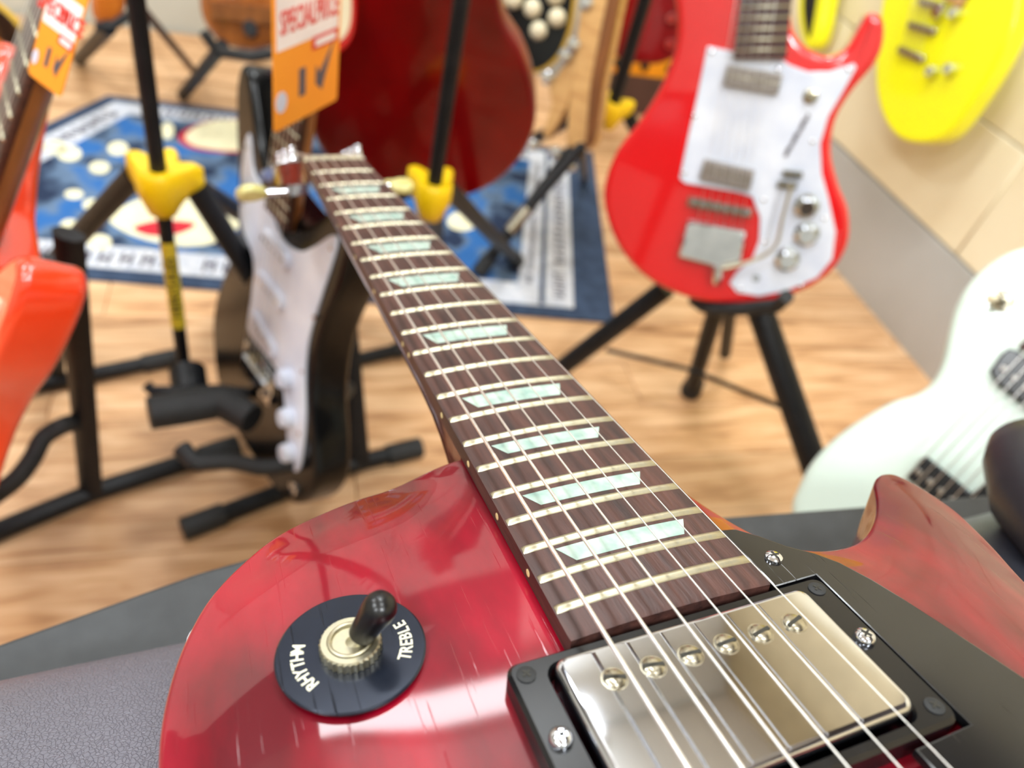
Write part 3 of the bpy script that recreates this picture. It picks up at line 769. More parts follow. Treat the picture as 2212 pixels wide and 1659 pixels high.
# left edge runs a little further out than the visible corner
rug = empty('printed_rug', RG, 'navy rug with a blue print, white lettered border and cream discs on the floor', 'rug')
fr_r = Fr(RG.translation, (0, 0, 1), rv)
QC = [Vector((-.40, -.01)), Vector((.945, .0)), Vector((1.04, .70)), Vector((-.10, .645))]
def qm(p, q): a = QC[0].lerp(QC[1], p); b = QC[3].lerp(QC[2], p); return a.lerp(b, q)
def qbox(p0, p1, q0, q1): return [tuple(qm(*c)) for c in ((p0, q0), (p1, q0), (p1, q1), (p0, q1))]
MB().prism(qbox(0, 1, 0, 1), 0, .005, .0015, 2).obj('border', rug_navy, rug)
MB().prism(qbox(.03, .94, .045, .955), .004, .0056, .0004, 1).obj('white_band', rug_white, rug)
MB().prism(qbox(.085, .855, .14, .875), .005, .0064, .0004, 1).obj('picture_field', rug_blue, rug)
MB().prism(qbox(.888, .896, .05, .95), .005, .0061, .0003, 1).obj('band_line', rug_navy, rug)
lt = MB()                                                             # rows of small blocky letters in the white band
def letter_row(a0, a1, h, n):
    for k in range(n):
        t = (k + .5) / n; c = qm(a0[0] + (a1[0] - a0[0]) * t, a0[1] + (a1[1] - a0[1]) * t); hor = abs(a1[0] - a0[0]) > abs(a1[1] - a0[1])
        st = (1.07 if hor else .66) / n * .5
        if random.random() < .12: continue
        v = random.random()
        for q in range(2):
            o = (q - .5) * st * .8
            lt.box((c.x + (o if hor else 0), c.y + (0 if hor else o), .0058), ((st * .3, h, .0006) if hor else (h, st * .3, .0006)))
        o = (v - .5) * h * .7
        lt.box((c.x + (0 if hor else o), c.y + (o if hor else 0), .0058), ((st * .8, h * .22, .0006) if hor else (h * .22, st * .8, .0006)))
letter_row((.1, .09), (.85, .09), .034, 30); letter_row((.1, .92), (.85, .92), .03, 30); letter_row((.058, .12), (.058, .88), .03, 18); letter_row((.918, .08), (.918, .93), .024, 26); letter_row((.872, .14), (.872, .86), .012, 34)
tag(lt.obj('letter', rug_print, rug), kind='stuff')
def on_rug(name, pts, m, z=.0064, k=5):
    return MB().prism(smooth([(p[0], p[1]) for p in [fr_r.px(x, y, z) for x, y in pts]], k), z - .0012, z + .0006, .0003, 1).obj(name, m, rug)
on_rug('disc_rim', [(385, 295), (410, 275), (450, 262), (500, 258), (560, 262), (600, 285), (600, 310), (560, 328), (500, 330), (440, 326), (400, 314)], rug_red)
on_rug('cream_disc', [(400, 295), (425, 272), (470, 260), (520, 260), (570, 268), (590, 290), (570, 320), (510, 326), (450, 322), (415, 312)], rug_cream, .0068)
on_rug('cream_leaf', [(236, 475), (262, 450), (300, 432), (350, 424), (420, 424), (470, 440), (518, 478), (500, 505), (460, 525), (400, 532), (340, 524), (280, 505)], rug_cream)
on_rug('red_lips', [(288, 492), (320, 480), (360, 476), (420, 482), (400, 500), (350, 510), (310, 506)], rug_red, .0072)
for i, (x, y, a, b) in enumerate(((255, 321, 22, 15), (150, 332, 26, 16), (215, 362, 22, 13), (120, 318, 24, 14), (215, 523, 26, 16), (152, 488, 22, 14), (362, 282, 14, 18), (200, 442, 22, 12), (160, 420, 20, 10), (1000, 478, 34, 20))):
    on_rug('white_spot', circle(x, y, a, 10, b), rug_cream, k=2)

# ---- tripod stands with yellow collars
def collar_stand(x, y, top, hc, rp, feet, label, lower=None, shaft_low=None):
    t = empty('guitar_stand', (x, y, 0), label, 'guitar stand', 'black tripod stands with yellow collars')
    c = Vector((x, y, hc))
    tube_part('pole', t, [(x, y, hc - .01), (x, y, top)], rp, blackm, 16)
    col = MB(); hr = .5
    prof = []
    N = 48; vs = []; fs = []
    angs = [math.atan2(f[1] - y, f[0] - x) for f in feet]
    if len(angs) < 3: angs.append(angs[0] + 2.2)
    lev = [(.013, .014), (.020, .016), (.0235, .012), (.0240, -.008), (.0200, -.022), (.0150, -.036), (.012, -.038)]
    for rr, zz1 in lev:
        for k in range(N):
            th = 2 * PI * k / N
            lobe = max(math.exp(-((th - a_ + PI) % (2 * PI) - PI) ** 2 / .13) for a_ in angs)
            q = rr * (1 + .85 * lobe * (1 if zz1 > -.02 else .35 if zz1 > -.03 else 0)); vs.append((q * math.cos(th), q * math.sin(th), hc + zz1 + (.004 * lobe)))
    for i in range(len(lev) - 1):
        for k in range(N): fs.append((i * N + k, (i + 1) * N + k, (i + 1) * N + (k + 1) % N, i * N + (k + 1) % N))
    fs.append(tuple(range(N))); fs.append(tuple(range((len(lev) - 1) * N, len(lev) * N))[::-1])
    MB().add(vs, fs).obj('collar', collar_y, t)
    for f in feet:
        d = Vector((f[0] - x, f[1] - y, 0)).normalized(); a_ = c + d * .034 + Vector((0, 0, -.006)); b_ = Vector((f[0], f[1], .014))
        lg = tube_part('leg', t, [a_, b_], .0125, blackm, 14)
        e_ = (b_ - a_).normalized(); MB().tube([Vector(b_ - Vector((x, y, 0))) - e_ * .03, Vector(b_ - Vector((x, y, 0))) + e_ * .006], .0155, 14).obj('rubber_foot', rubber, lg)
    if shaft_low is not None:
        tube_part('lower_shaft', t, [(x, y, hc - .03), (x, y, shaft_low)], rp * .95, blackm, 16)
    return t
az = math.radians
p1 = RH(345, 392, .77); px1, py1 = p1.x, p1.y
s1 = collar_stand(px1, py1, .98, p1.z, .0085, [FL(20, 690)[:2], FL(606, 528)[:2], (px1 + .17, py1 + .10)], 'black tripod stand with a yellow collar holding the black and white guitar', shaft_low=.10)
# yellow strip label on the lower shaft, facing the viewer
lb = (Vector((CAM[0] - px1, CAM[1] - py1, 0))).normalized(); sd = Vector((-lb.y, lb.x, 0))
zc = .262
mlab = Matrix(((sd.x, 0, lb.x, 0), (sd.y, 0, lb.y, 0), (0, 1, 0, 0), (0, 0, 0, 1)))
lab = MB(); vs = []; fs = []
for i in range(9):
    th = (-1 + 2 * i / 8) * 1.15
    for zz1 in (zc - .062, zc + .062):
        vs.append((sd.x * .0092 * math.sin(th) + lb.x * .0092 * math.cos(th), sd.y * .0092 * math.sin(th) + lb.y * .0092 * math.cos(th), zz1))
for i in range(8): fs.append((2 * i, 2 * i + 2, 2 * i + 3, 2 * i + 1))
lo_ = lab.add(vs, fs).obj('strip_label', label_y, s1)
text_mesh('HERCULES', .014, ink, 'letters', lo_, Matrix.Translation((lb.x * .0096, lb.y * .0096, zc)) @ mlab @ Matrix.Rotation(PI / 2, 4, 'Z') @ Matrix.Translation((0, -.0045, 0)), bold=.0002, sx=1.35)
# lower yoke with padded arms
yk = MB(); b0 = Vector((px1, py1, 0))
tube_part('padded_arm', s1, [Z(322, 893, .84), Z(400, 880, .86), Z(480, 868, .88), Z(545, 905, .87)], [.019, .020, .020, .018], rubber, 18)
tube_part('yoke_arm', s1, [Z(318, 832, .90), Z(330, 845, .90), Z(400, 846, .91), Z(470, 842, .92), Z(540, 850, .93)], .007, blackm)
tube_part('yoke_block', s1, [Z(405, 800, .945), Z(412, 850, .93)], .022, blackm)

p2 = RH(936, 415, .86)
s2 = collar_stand(p2.x, p2.y, .98, p2.z, .0095, [FL(1112, 575)[:2], (p2.x - .33, p2.y + .16), (p2.x - .04, p2.y + .34)], 'black tripod stand with a yellow collar in front of the dark red guitar')
p3 = RH(1322, 235, 1.42)
s3 = collar_stand(p3.x, p3.y, .98, p3.z, .012, [(p3.x + .26, p3.y + .12), (p3.x - .16, p3.y - .22), (p3.x - .2, p3.y + .3)], 'black tripod stand with a yellow collar behind the maple neck')

# ---- low A-frame stands
def aframe(label, bar, up, bar2, up2, arm, hook=None, base=None):
    t = empty('low_frame_stand', base, label, 'guitar stand')
    q = t
    def bar_(pts, r):
        o = tube_part('floor_bar', t, pts, r, blackm, 16)
        for a_, b_ in ((pts[0], pts[1]), (pts[-1], pts[-2])):
            a_ = Vector(a_); b_ = Vector(b_); d = (b_ - a_).normalized(); i_ = t.matrix_world.inverted()
            MB().tube([i_ @ (a_ - d * .006), i_ @ (a_ + d * .045)], r * 1.22, 16).obj('end_cap', rubber, o)
    bar_(*bar); bar_(*bar2)
    for nm, u in (('upright', up), ('rear_upright', up2)):
        a_, b_, wd = u; i_ = t.matrix_world.inverted(); a_ = Vector(a_); b_ = Vector(b_)
        MB().tube([i_ @ a_, i_ @ b_], wd, 8, True, .62).obj(nm, blackm, t)
    tube_part('cradle_arm', t, [Vector(p) for p in smooth([tuple(p) for p in arm], 5, False)], .0098, rubber, 14)
    if hook: tube_part('cradle_hook', t, hook, [.0095, .0105], rubber, 14)
    return t
e1, e2 = FL(-140, 1203, .012), FL(505, 965, .012)
ub = FL(197, 1064, .012)
topA = RH(148, 505, .665)
aframe('black A-frame stand on the left holding the orange red guitar', ([e1, ub, e2], .0125), (ub, topA, .0155), ([FL(-60, 862, .012), FL(378, 772, .012)], .011), (FL(124, 815, .012), RH(112, 560, .80), .011),
       [RH(170, 912, .69), FL(140, 918, .16), FL(95, 945, .155), FL(70, 990, .15), FL(35, 1035, .15), FL(-25, 1080, .15)], base=(FL(197, 1064)))
g1, g2 = FL(405, 1140, .012), FL(900, 968, .012)
ub2 = FL(772, 1000, .012)
aframe('black A-frame stand behind the guitar neck with its bar ending near the red body', ([g1, ub2, g2 + (g2 - g1) * .0], .0125), (ub2, RH(720, 470, .80), .0185), ([FL(560, 828, .012), FL(905, 745, .012)], .011), (FL(690, 803, .012), RH(690, 560, .95), .010),
       [RH(752, 838, .705), FL(722, 880, .165), FL(702, 945, .16), FL(650, 992, .155), FL(575, 1010, .15), FL(500, 997, .15), FL(420, 1000, .15)], [FL(424, 1004, .15), FL(392, 968, .155)], base=FL(772, 1000))

# ---- double-cut bodies seen from the side
def dc_outline():
    h = [(0, 0), (-.07, .003), (-.125, .03), (-.155, .085), (-.157, .13), (-.14, .18), (-.118, .225), (-.117, .27), (-.132, .32), (-.150, .37), (-.158, .405), (-.150, .43), (-.128, .428), (-.105, .40), (-.075, .362), (-.045, .342), (-.028, .336), (.028, .332), (.045, .334), (.07, .352), (.092, .38), (.112, .395), (.13, .39), (.137, .36), (.132, .31), (.118, .265), (.113, .22), (.122, .17), (.145, .125), (.157, .08), (.128, .028), (.07, .003)]
    return smooth(h, 5)
def dc_guard():
    return smooth([(-.045, .33), (-.08, .335), (-.105, .37), (-.112, .33), (-.10, .27), (-.055, .245), (-.045, .20), (-.042, .155), (.045, .155), (.075, .12), (.10, .075), (.118, .07), (.125, .09), (.118, .14), (.10, .19), (.095, .23), (.103, .28), (.115, .345), (.105, .352), (.075, .325), (.045, .305), (.0, .30)], 4)
def dc_guitar(name, o, n, v, bodym, guardm, label, cat='guitar', necklen=.5, wood=brownneck, board=rosewood, group=None, scale=1.):
    f = Fr(o, n, vpt=v[3:]) if len(v) == 5 else Fr(o, n, v); mw = f.m @ Matrix.Scale(scale, 4)
    t = empty(name, mw, label, cat, group)
    MB().prism(dc_outline(), -.044, 0, .008, 4, .008).obj('body', bodym, t)
    MB().prism(dc_guard(), 0, .0025, .0006, 1).obj('pickguard', guardm, t)
    for yy, an in ((.285, 0), (.235, 0), (.178, -.2)):
        p_ = MB().prism([(a * math.cos(an) - b * math.sin(an), yy + a * math.sin(an) + b * math.cos(an)) for a, b in rrect(-.035, .035, -.009, .009, .008, 4)], .002, .008, .0015, 2).obj('pickup', guardm, t)
        for k in range(6): MB().lathe([(.0024, .007), (.0024, .0088), (0, .0089)], (-.026 + .0104 * k, yy, 0), n=10).obj('pole_piece', chrome, p_)
    br = MB().prism(rrect(-.042, .042, .105, .145, .004), .0, .006, .001, 1).obj('bridge', chrome, t)
    for k in range(6): MB().box((-.027 + .0108 * k, .122, .009), (.0085, .018, .005)).obj('saddle', chrome, br)
    for x, y in ((.07, .165), (.088, .125), (.103, .087)): knob('control_knob', t, (x, y, .0025), .011, .012, guardm)
    MB().lathe([(.009, 0), (.009, .002), (.005, .003)], (.118, .045, 0), n=16).obj('output_jack', chrome, t)
    screws(t, [(-.105, .355), (-.1, .29), (.108, .34), (.1, .26), (.112, .12), (.095, .19)], .0025)
    L = .648 * (necklen / .5); fr = [((1 - 2 ** (-k / 12)) - .28) for k in range(0)]
    a = Vector((0, .318)); b = Vector((0, .318 + necklen - .0))
    br_y = .125; fretsf = []
    for k in range(1, 22):
        yk_ = br_y + .648 * 2 ** (-k / 12)
        tt = (yk_ - .318) / necklen
        if 0.01 < tt < .99: fretsf.append(tt)
    neck_piece(t, a, b, .056, .044, .0095, .006, board, wood, fretsf)
    hd = MB().prism([(x, y) for x, y in smooth([(-.021, .318 + necklen), (-.03, .318 + necklen + .03), (-.04, .318 + necklen + .06), (-.03, .318 + necklen + .15), (-.01, .318 + necklen + .19), (.02, .318 + necklen + .18), (.03, .318 + necklen + .15), (.022, .318 + necklen + .1), (.021, .318 + necklen)], 4)], -.012, .002, .002, 2).obj('headstock', wood, t)
    for k in range(6): MB().lathe([(.005, .002), (.005, .004), (.003, .006), (.003, .016), (0, .0165)], (-.022 + .004 * k, .318 + necklen + .03 + .024 * k, 0), n=12).tube([(-.04, .318 + necklen + .03 + .024 * k, -.006), (-.062, .318 + necklen + .03 + .024 * k, -.006)], [.003, .007], 10).obj('tuner', chrome, hd)
    guitar_strings(t, (0, .125), (0, .318 + necklen), .052, .036, .0125, .0125)
    return t, f
# black guitar with white pickguard
nS = Vector((-.755, -.658, 0)).normalized()
lean = az(7.5)
vS = Vector((.019, .074, .34)).normalized(); nB = Vector((-.69, -.72, 0)); nB = (nB - nB.dot(vS) * vS).normalized()
strat, fS = dc_guitar('electric_guitar', (-.299, .589, .07), nB, vS, bodyblack, whitep, 'black electric guitar with a white pickguard seen from its edge on a stand', scale=1.02)
lean = az(26)
nO = Vector((-.76 * math.cos(lean), -.65 * math.cos(lean), math.sin(lean)))
orange_g, fO = dc_guitar('electric_guitar', (-.556, .352, .150), nO, (0, 0, 0, 128, 0), orange_red, creamp, 'orange red electric guitar with cream pickguard at the left edge', scale=1.)

# ---- price tags hanging on cords
def price_tag(o, n, v, w_, h_, label, parts, cord_top, bend=0.):
    f = Fr(o, n, v); t = empty('price_tag', f.m, label, 'price tag', None)
    MB().prism(rrect(-w_ / 2, w_ / 2, -h_ / 2, h_ / 2, .003, 3), -.0005, .0005, .0002, 1).obj('card', tag_o, t)
    MB().prism(rrect(-w_ * .46, w_ * .46, -h_ * .06, h_ * .22, .001, 2), .0004, .0008, .0001, 1).obj('white_band', tag_w, t)
    I = Matrix.Translation
    text_mesh('SPECIAL', h_ * .17, tag_r, 'letters', t, I((-w_ * .16, h_ * .02, .0009)), bold=.0004, sx=.52)
    text_mesh('PRICE', h_ * .17, tag_r, 'letters', t, I((w_ * .27, h_ * .02, .0009)), bold=.0004, sx=.50)
    MB().prism(rrect(w_ * .05, w_ * .46, -h_ * .13, -h_ * .055, .001, 2), .0004, .0009, .0001, 1).obj('red_strip', tag_r, t)
    MB().prism(rrect(w_ * .1, w_ * .42, -h_ * .115, -h_ * .075, .001, 2), .0008, .0011, .0001, 1).obj('white_strip', tag_w, t)
    MB().prism([(w_ * x, h_ * y) for x, y in ((.12, -.22), (.18, -.27), (.40, -.12), (.22, -.38), (.12, -.33))], .0004, .0009, .0001, 1).obj('guitar_silhouette', tag_g, t)
    MB().prism(rrect(-w_ * .14, -w_ * .04, -h_ * .36, -h_ * .2, .001, 2), .0004, .0009, .0001, 1).obj('amplifier_silhouette', tag_g, t)
    MB().prism([(w_ * x, h_ * y) for x, y in circle(-.40, -.34, .08, 14, .06)], .0004, .0009, .0001, 1).obj('badge', tag_s, t)
    MB().prism([(w_ * x, h_ * y) for x, y in circle(-.3, .36, .11, 14, .08)], .0004, .0009, .0001, 1).obj('badge', tag_s, t)
    b = f.m.inverted(); MB().tube([(0, h_ * .47, 0), b @ Vector(cord_top)], .0006, 6).obj('cord', ink, t)
    return t
cBL = RH(592, 288, .56); cBR = FL(727, 215, cBL.z)
wT = (cBR - cBL).length; uT = (cBR - cBL).normalized(); nT = uT.cross(Vector((0, 0, 1)))
hT = wT * 1.6
tC = (cBL + cBR) / 2 + Vector((0, 0, hT / 2))
price_tag(tC, nT, (0, 0, 1), wT, hT, 'orange price tag with a white and red band hanging above the nut', 0, Vector(tC) + Vector((0, 0, .2)))
dBL = Z(58, 158, .50); dBR = Z(134, 212, .50); dTL = Z(98, 0, .475)
uD = (dBR - dBL); vD = (dTL - dBL)
n2_ = uD.cross(vD).normalized(); hD = .088; wD = uD.length * .95
tD = (dBL + dBR) / 2 + vD.normalized() * hD / 2
price_tag(tD, n2_, vD, wD, hD, 'orange price tag lying along the neck of the orange red guitar', 0, Vector(tD) + vD.normalized() * .1)

# ---- red guitar with white pickguard on a tripod
oR = RH(1540, 652, .885)
nR = facing(oR, 14, 6)
fR = Fr(oR, nR, vpt=(1664, 0))
rg = empty('electric_guitar', fR.m, 'bright red electric guitar with a white pickguard and chrome bridge on a tripod stand', 'guitar')
rb = [(1540, 656), (1470, 640), (1400, 605), (1345, 550), (1312, 480), (1303, 410), (1330, 330), (1385, 255), (1430, 180), (1458, 100), (1460, 20), (1440, -70), (1430, -150), (1470, -210), (1530, -190), (1570, -120), (1600, -60), (1700, -60), (1708, 20), (1716, 70), (1745, 105), (1790, 122), (1830, 105), (1858, 60), (1880, 28), (1908, 40), (1910, 90), (1890, 140), (1840, 200), (1806, 260), (1796, 330), (1812, 400), (1834, 460), (1832, 530), (1795, 590), (1730, 632), (1640, 655)]
MB().prism(smooth(fR.poly(rb), 5), -.040, 0, .008, 4, .006).obj('body', red, rg)
pgR = [(1528, 100), (1590, 112), (1600, 122), (1692, 130), (1705, 140), (1745, 155), (1790, 155), (1845, 137), (1850, 145), (1820, 200), (1790, 250), (1772, 310), (1775, 375), (1790, 430), (1805, 500), (1798, 560), (1765, 600), (1700, 628), (1640, 640), (1592, 632), (1576, 612), (1590, 590), (1625, 560), (1640, 520), (1642, 470), (1625, 425), (1590, 415), (1480, 396), (1468, 385), (1490, 280), (1510, 190)]
gR = MB().prism(fR.poly(pgR, .003), 0, .003, .0006, 1).obj('pickguard', whitep, rg)
screws(rg, [fR.px(*p) for p in [(1538, 112), (1500, 250), (1478, 372), (1832, 150), (1680, 150), (1755, 305), (1780, 470), (1650, 430), (1652, 520), (1600, 622), (1730, 615)]], .003)
def quad_part(name, f, root, pts, z0, z1, m, bev=.001, r=None): return MB().prism(f.poly(pts, z1), z0, z1, bev, 2).obj(name, m, root)
for q in ([(1572, 140), (1692, 160), (1680, 205), (1562, 184)], [(1522, 345), (1630, 370), (1620, 412), (1510, 386)]):
    pk = quad_part('pickup', fR, rg, q, .002, .012, pickgrey, .002)
    c_ = [(q[0][0] * (1 - t) + q[3][0] * t, q[0][1] * (1 - t) + q[3][1] * t) for t in (.46, .54)]; d_ = [(q[1][0] * (1 - t) + q[2][0] * t, q[1][1] * (1 - t) + q[2][1] * t) for t in (.46, .54)]
    quad_part('pickup_groove', fR, pk, [c_[0], d_[0], d_[1], c_[1]], .011, .0125, dullnickel, .0002)
br = quad_part('bridge', fR, rg, [(1488, 425), (1625, 452), (1622, 470), (1484, 444)], 0, .010, dullnickel)
for k in range(6):
    a, b = fR.px(1500 + 22 * k, 432 + 4.6 * k, .01); MB().lathe([(.0055, -.004), (.0055, .004)], (a, b, .012), (0, 1, 0), 12).obj('saddle', chrome, br)
quad_part('tailpiece', fR, rg, [(1486, 478), (1612, 500), (1600, 570), (1575, 585), (1464, 555)], 0, .014, chrome, .003)
a, b = fR.px(1550, 575, .01); MB().tube([(a, b, .012), (a + .002, b - .012, .016), (a + .002, b - .02, .008)], .006, 12).obj('vibrato_post', chrome, rg)
pts = [fR.px(x, y, .022) for x, y in ((1560, 580), (1620, 565), (1672, 535), (1690, 470), (1710, 400))]
MB().tube([(p[0], p[1], .022) for p in smooth(pts, 4, False)], .0022, 8).obj('vibrato_arm', fretm, rg)
for x, y, r in ((1742, 445, .013), (1742, 505, .013), (1700, 560, .013)):
    a, b = fR.px(x, y, .003); kk = MB().lathe([(.015, .003), (.015, .005), (.0105, .006), (.0100, .017), (.009, .018), (0, .018)], (a, b, 0), n=24).obj('control_knob', chrome, rg)
a, b = fR.px(1751, 208, .003); MB().lathe([(.0085, .003), (.0085, .005), (.005, .006), (.004, .012)], (a, b, 0), n=16).obj('switch', dullnickel, rg)
p0 = fR.px(1745, 250, .0035); p1_ = fR.px(1700, 330, .0035)
em = MB(); n_e = 9                                                    # slanting script line on the guard: small bars, unreadable at this size
for k in range(n_e):
    t = k / (n_e - 1); x = p0[0] * (1 - t) + p1_[0] * t; y = p0[1] * (1 - t) + p1_[1] * t
    em.box((x, y, .0034), (.003 + .003 * ((k * 7) % 3), .0045, .0008), Matrix.Rotation(.4 + .5 * (k % 3), 3, 'Z'))
em.obj('script_emblem', tag_g, gR)
for x, y in ((1712, 375), (1700, 398)):
    a, b = fR.px(x, y, .003); sl = MB().box((a, b, .006), (.022, .007, .006)).obj('slide_switch', dullnickel, rg)
    MB().box((a + .004, b, .011), (.005, .004, .008)).obj('switch_tip', chrome, sl)
a, b = fR.px(1633, 600, .003); MB().lathe([(.005, .003), (.005, .0045), (.0035, .0045), (.003, .002), (0, .002)], (a, b, 0), n=14).obj('output_jack', chrome, rg)
na, nb = Vector(fR.px(1640, 128, .012)), Vector(fR.px(1700, -420, .012))
frs = []
for k, (x, y) in enumerate([(1642, 108), (1646, 85), (1650, 62), (1655, 38), (1660, 14), (1664, -11), (1669, -38), (1674, -66), (1679, -95), (1685, -126), (1690, -158)]):
    frs.append((Vector(fR.px(x, y, .012)) - na).dot((nb - na).normalized()) / (nb - na).length)
neck_piece(rg, na, nb, .058, .046, .012, .006, rosewood, maple, frs)
guitar_strings(rg, Vector(fR.px(1552, 500, .02)), nb, .052, .036, .018, .016, r=.0003)
# its tripod
cT = RH(1560, 600, .95)
ts = empty('guitar_stand', FL(1560, 830), 'black tripod stand with thin braces under the bright red guitar', 'guitar stand')
tube_part('leg', ts, [RH(1440, 622, .98), FL(1190, 812, .012)], .0155, blackm, 16)
tube_part('leg', ts, [RH(1632, 640, .95), RH(1762, 1015, .86) , FL(1838, 1195, .012)], .0185, blackm, 16)
tube_part('leg', ts, [RH(1556, 640, .98), FL(1494, 840, .012)], .0135, blackm, 16)
tube_part('centre_post', ts, [RH(1590, 560, 1.02), FL(1566, 765, .02)], .011, blackm, 14)
tube_part('brace', ts, [RH(1310, 756, 1.02), RH(1490, 798, 1.02), RH(1700, 884, .92)], .004, blackm, 8)
for p in (FL(1190, 812, .012), FL(1494, 840, .012), FL(1838, 1195, .012)):
    b_ = ts.matrix_world.inverted(); MB().lathe([(.017, -.012), (.019, 0), (.016, .022)], b_ @ p, n=16).obj('rubber_foot', rubber, ts)
tube_part('cradle_arm', ts, [RH(1500, 648, .92), RH(1520, 662, .90), RH(1545, 668, .89), RH(1600, 668, .885), RH(1680, 660, .88), RH(1700, 640, .865)], .009, rubber, 12)

# ---- pale mint white guitar lower right
oW = Z(1900, 1180, .66)
fW = Fr(oW, facing(oW, 34, -4), vpt=(2420, 560))
wg = empty('electric_guitar', fW.m, 'pale mint white single-cut guitar leaning beside the bench on the right', 'guitar')
wb = [(1706, 1110), (1722, 1050), (1752, 995), (1800, 945), (1860, 902), (1925, 866), (1975, 850), (2010, 825), (2032, 780), (2045, 720), (2062, 660), (2090, 610), (2130, 570), (2185, 538), (2250, 525), (2310, 545), (2345, 600), (2350, 640), (2390, 640), (2430, 660), (2440, 710), (2420, 770), (2380, 860), (2330, 930), (2290, 1010), (2250, 1100), (2200, 1200), (2100, 1300), (1960, 1350), (1820, 1320), (1735, 1230)]
MB().prism(smooth(fW.poly(wb), 5), -.048, 0, .009, 4, .006).obj('body', mintw, wg)
def pk_w(pts, name='pickup'):
    pk = MB().prism(smooth(fW.poly(pts, .008), 1), 0, .008, .002, 3).obj(name, ringblack, wg)
    return pk
q1 = [(2138, 800), (2165, 762), (2180, 752), (2200, 758), (2330, 870), (2300, 930), (2288, 935), (2150, 825)]
q2 = [(1958, 1030), (1990, 990), (2002, 985), (2080, 1048), (2140, 1100), (2110, 1150), (2100, 1152)]
for q, c0, c1 in ((q1, (2168, 795), (2290, 900)), (q2, (1985, 1020), (2105, 1120))):
    pk = pk_w(q)
    for k in range(6):
        a, b = fW.px(c0[0] + (c1[0] - c0[0]) * k / 5, c0[1] + (c1[1] - c0[1]) * k / 5, .009)
        MB().lathe([(.0026, .006), (.0026, .0088), (.0018, .0095), (0, .0095)], (a, b, 0), n=12).obj('pole_screw', chrome, pk)
a, b = fW.px(2165, 650, 0)
sw = MB().lathe([(.010, 0), (.0098, .003), (.006, .004), (.0055, .012), (.003, .013), (.0028, .020), (0, .0205)], (a, b, 0), n=20).obj('toggle_switch', dullnickel, wg)
MB().tube([(a, b, .012), (a - .006, b - .008, .024)], [.002, .0032], 10).obj('switch_tip', creamp, sw)
sA = Vector(fW.px(1800, 1290, .012)); sB = Vector(fW.px(2560, 480, .012))
guitar_strings(wg, Vector(fW.px(1880, 1210, .012)), sB, .05, .036, .011, .014, r=.0005)
MB().prism([(x, y) for x, y in fW.poly([(2085, 1075), (2240, 965), (2260, 985), (2180, 1100), (2100, 1110)], .006)], .003, .006, .0008, 1).obj('pickguard', ringblack, wg)
neck_piece(wg, Vector(fW.px(2275, 790, .012)), sB, .057, .045, .010, .006, rosewood, maple, [.06 * k for k in range(1, 16)])
MB().tube([(*fW.px(1985, 1335, 0), -.03), (*fW.px(1985, 1345, 0), -.03)], .006, 10).obj('strap_button', chrome, wg)

# ---- yellow guitar on the right wall and a second one behind the red horn
def wall_guitar(name, dist, pts, m, label, thick=.04):
    n = -D1; o = RM(A1 - dist, 1.0, 0)
    f = Fr(o, n, (0, 0, 1)); P_ = f.poly(pts); c_ = np.mean(P_, 0)
    o2 = f.o + f.u * c_[0] + f.v * c_[1]; f = Fr(o2, n, (0, 0, 1))
    t = empty(name, f.m, label, 'guitar')
    MB().prism(smooth(f.poly(pts), 5), -thick, 0, .007, 4, .005).obj('body', m, t)
    return t, f
yg, fY = wall_guitar('electric_guitar', .10, [(1890, 180), (1893, 90), (1905, 0), (1925, -90), (1980, -170), (2060, -200), (2140, -190), (2190, -120), (2200, -30), (2186, 60), (2150, 140), (2100, 220), (2045, 290), (1995, 309), (1940, 298), (1905, 250)], yellow, 'bright yellow electric guitar hanging on the beige wall')
for q in ([(1962, 45), (2020, 62), (2014, 76), (1957, 58)], [(1940, 98), (1995, 122), (1990, 136), (1936, 112)], [(1985, -6), (2040, 8), (2034, 22), (1980, 8)]):
    pk = MB().prism(fY.poly(q, .008), 0, .008, .001, 1).obj('pickup', dullnickel, yg)
for x, y in ((2035, 30), (2020, 155), (2070, 30), (2060, 150)):
    a, b = fY.px(x, y, 0); knob('control_knob', yg, (a, b, 0), .010, .016, chrome)
MB().prism(smooth(fY.poly([(2030, 270), (2055, 258), (2075, 264), (2065, 282), (2040, 292)], -.02), 4), -.046, -.012, .002, 1).obj('end_plate', dullnickel, yg)
guitar_strings(yg, Vector(fY.px(1965, 120, .012)), Vector(fY.px(2030, -160, .012)), .05, .04, .012, .012, r=.0005)
MB().prism([(-.028, .05), (.028, .05), (.022, .55), (-.022, .55)], -.02, .006, .002, 1).obj('neck', maple, yg)
hk = empty('wall_hook', yg.matrix_world @ Matrix.Translation((0, .56, 0)), 'black wall hook above the yellow guitar', 'hook')
MB().box((0, .01, -.045), (.06, .08, .02)).tube([(-.026, 0, -.05), (-.026, 0, .03)], .006).tube([(.026, 0, -.05), (.026, 0, .03)], .006).obj('prong', blackm, hk)
y2, fY2 = wall_guitar('electric_guitar', .06, [(1735, -60), (1722, 10), (1728, 70), (1742, 105), (1762, 95), (1775, 55), (1785, 0), (1800, -70), (1770, -90)], yellow, 'yellow edged guitar partly hidden behind the red horn', .035)
MB().prism(smooth(fY2.poly([(1742, -40), (1735, 20), (1745, 80), (1756, 40), (1764, -30)], .003), 4), 0, .003, .0005, 1).obj('pickguard', blackm, y2)

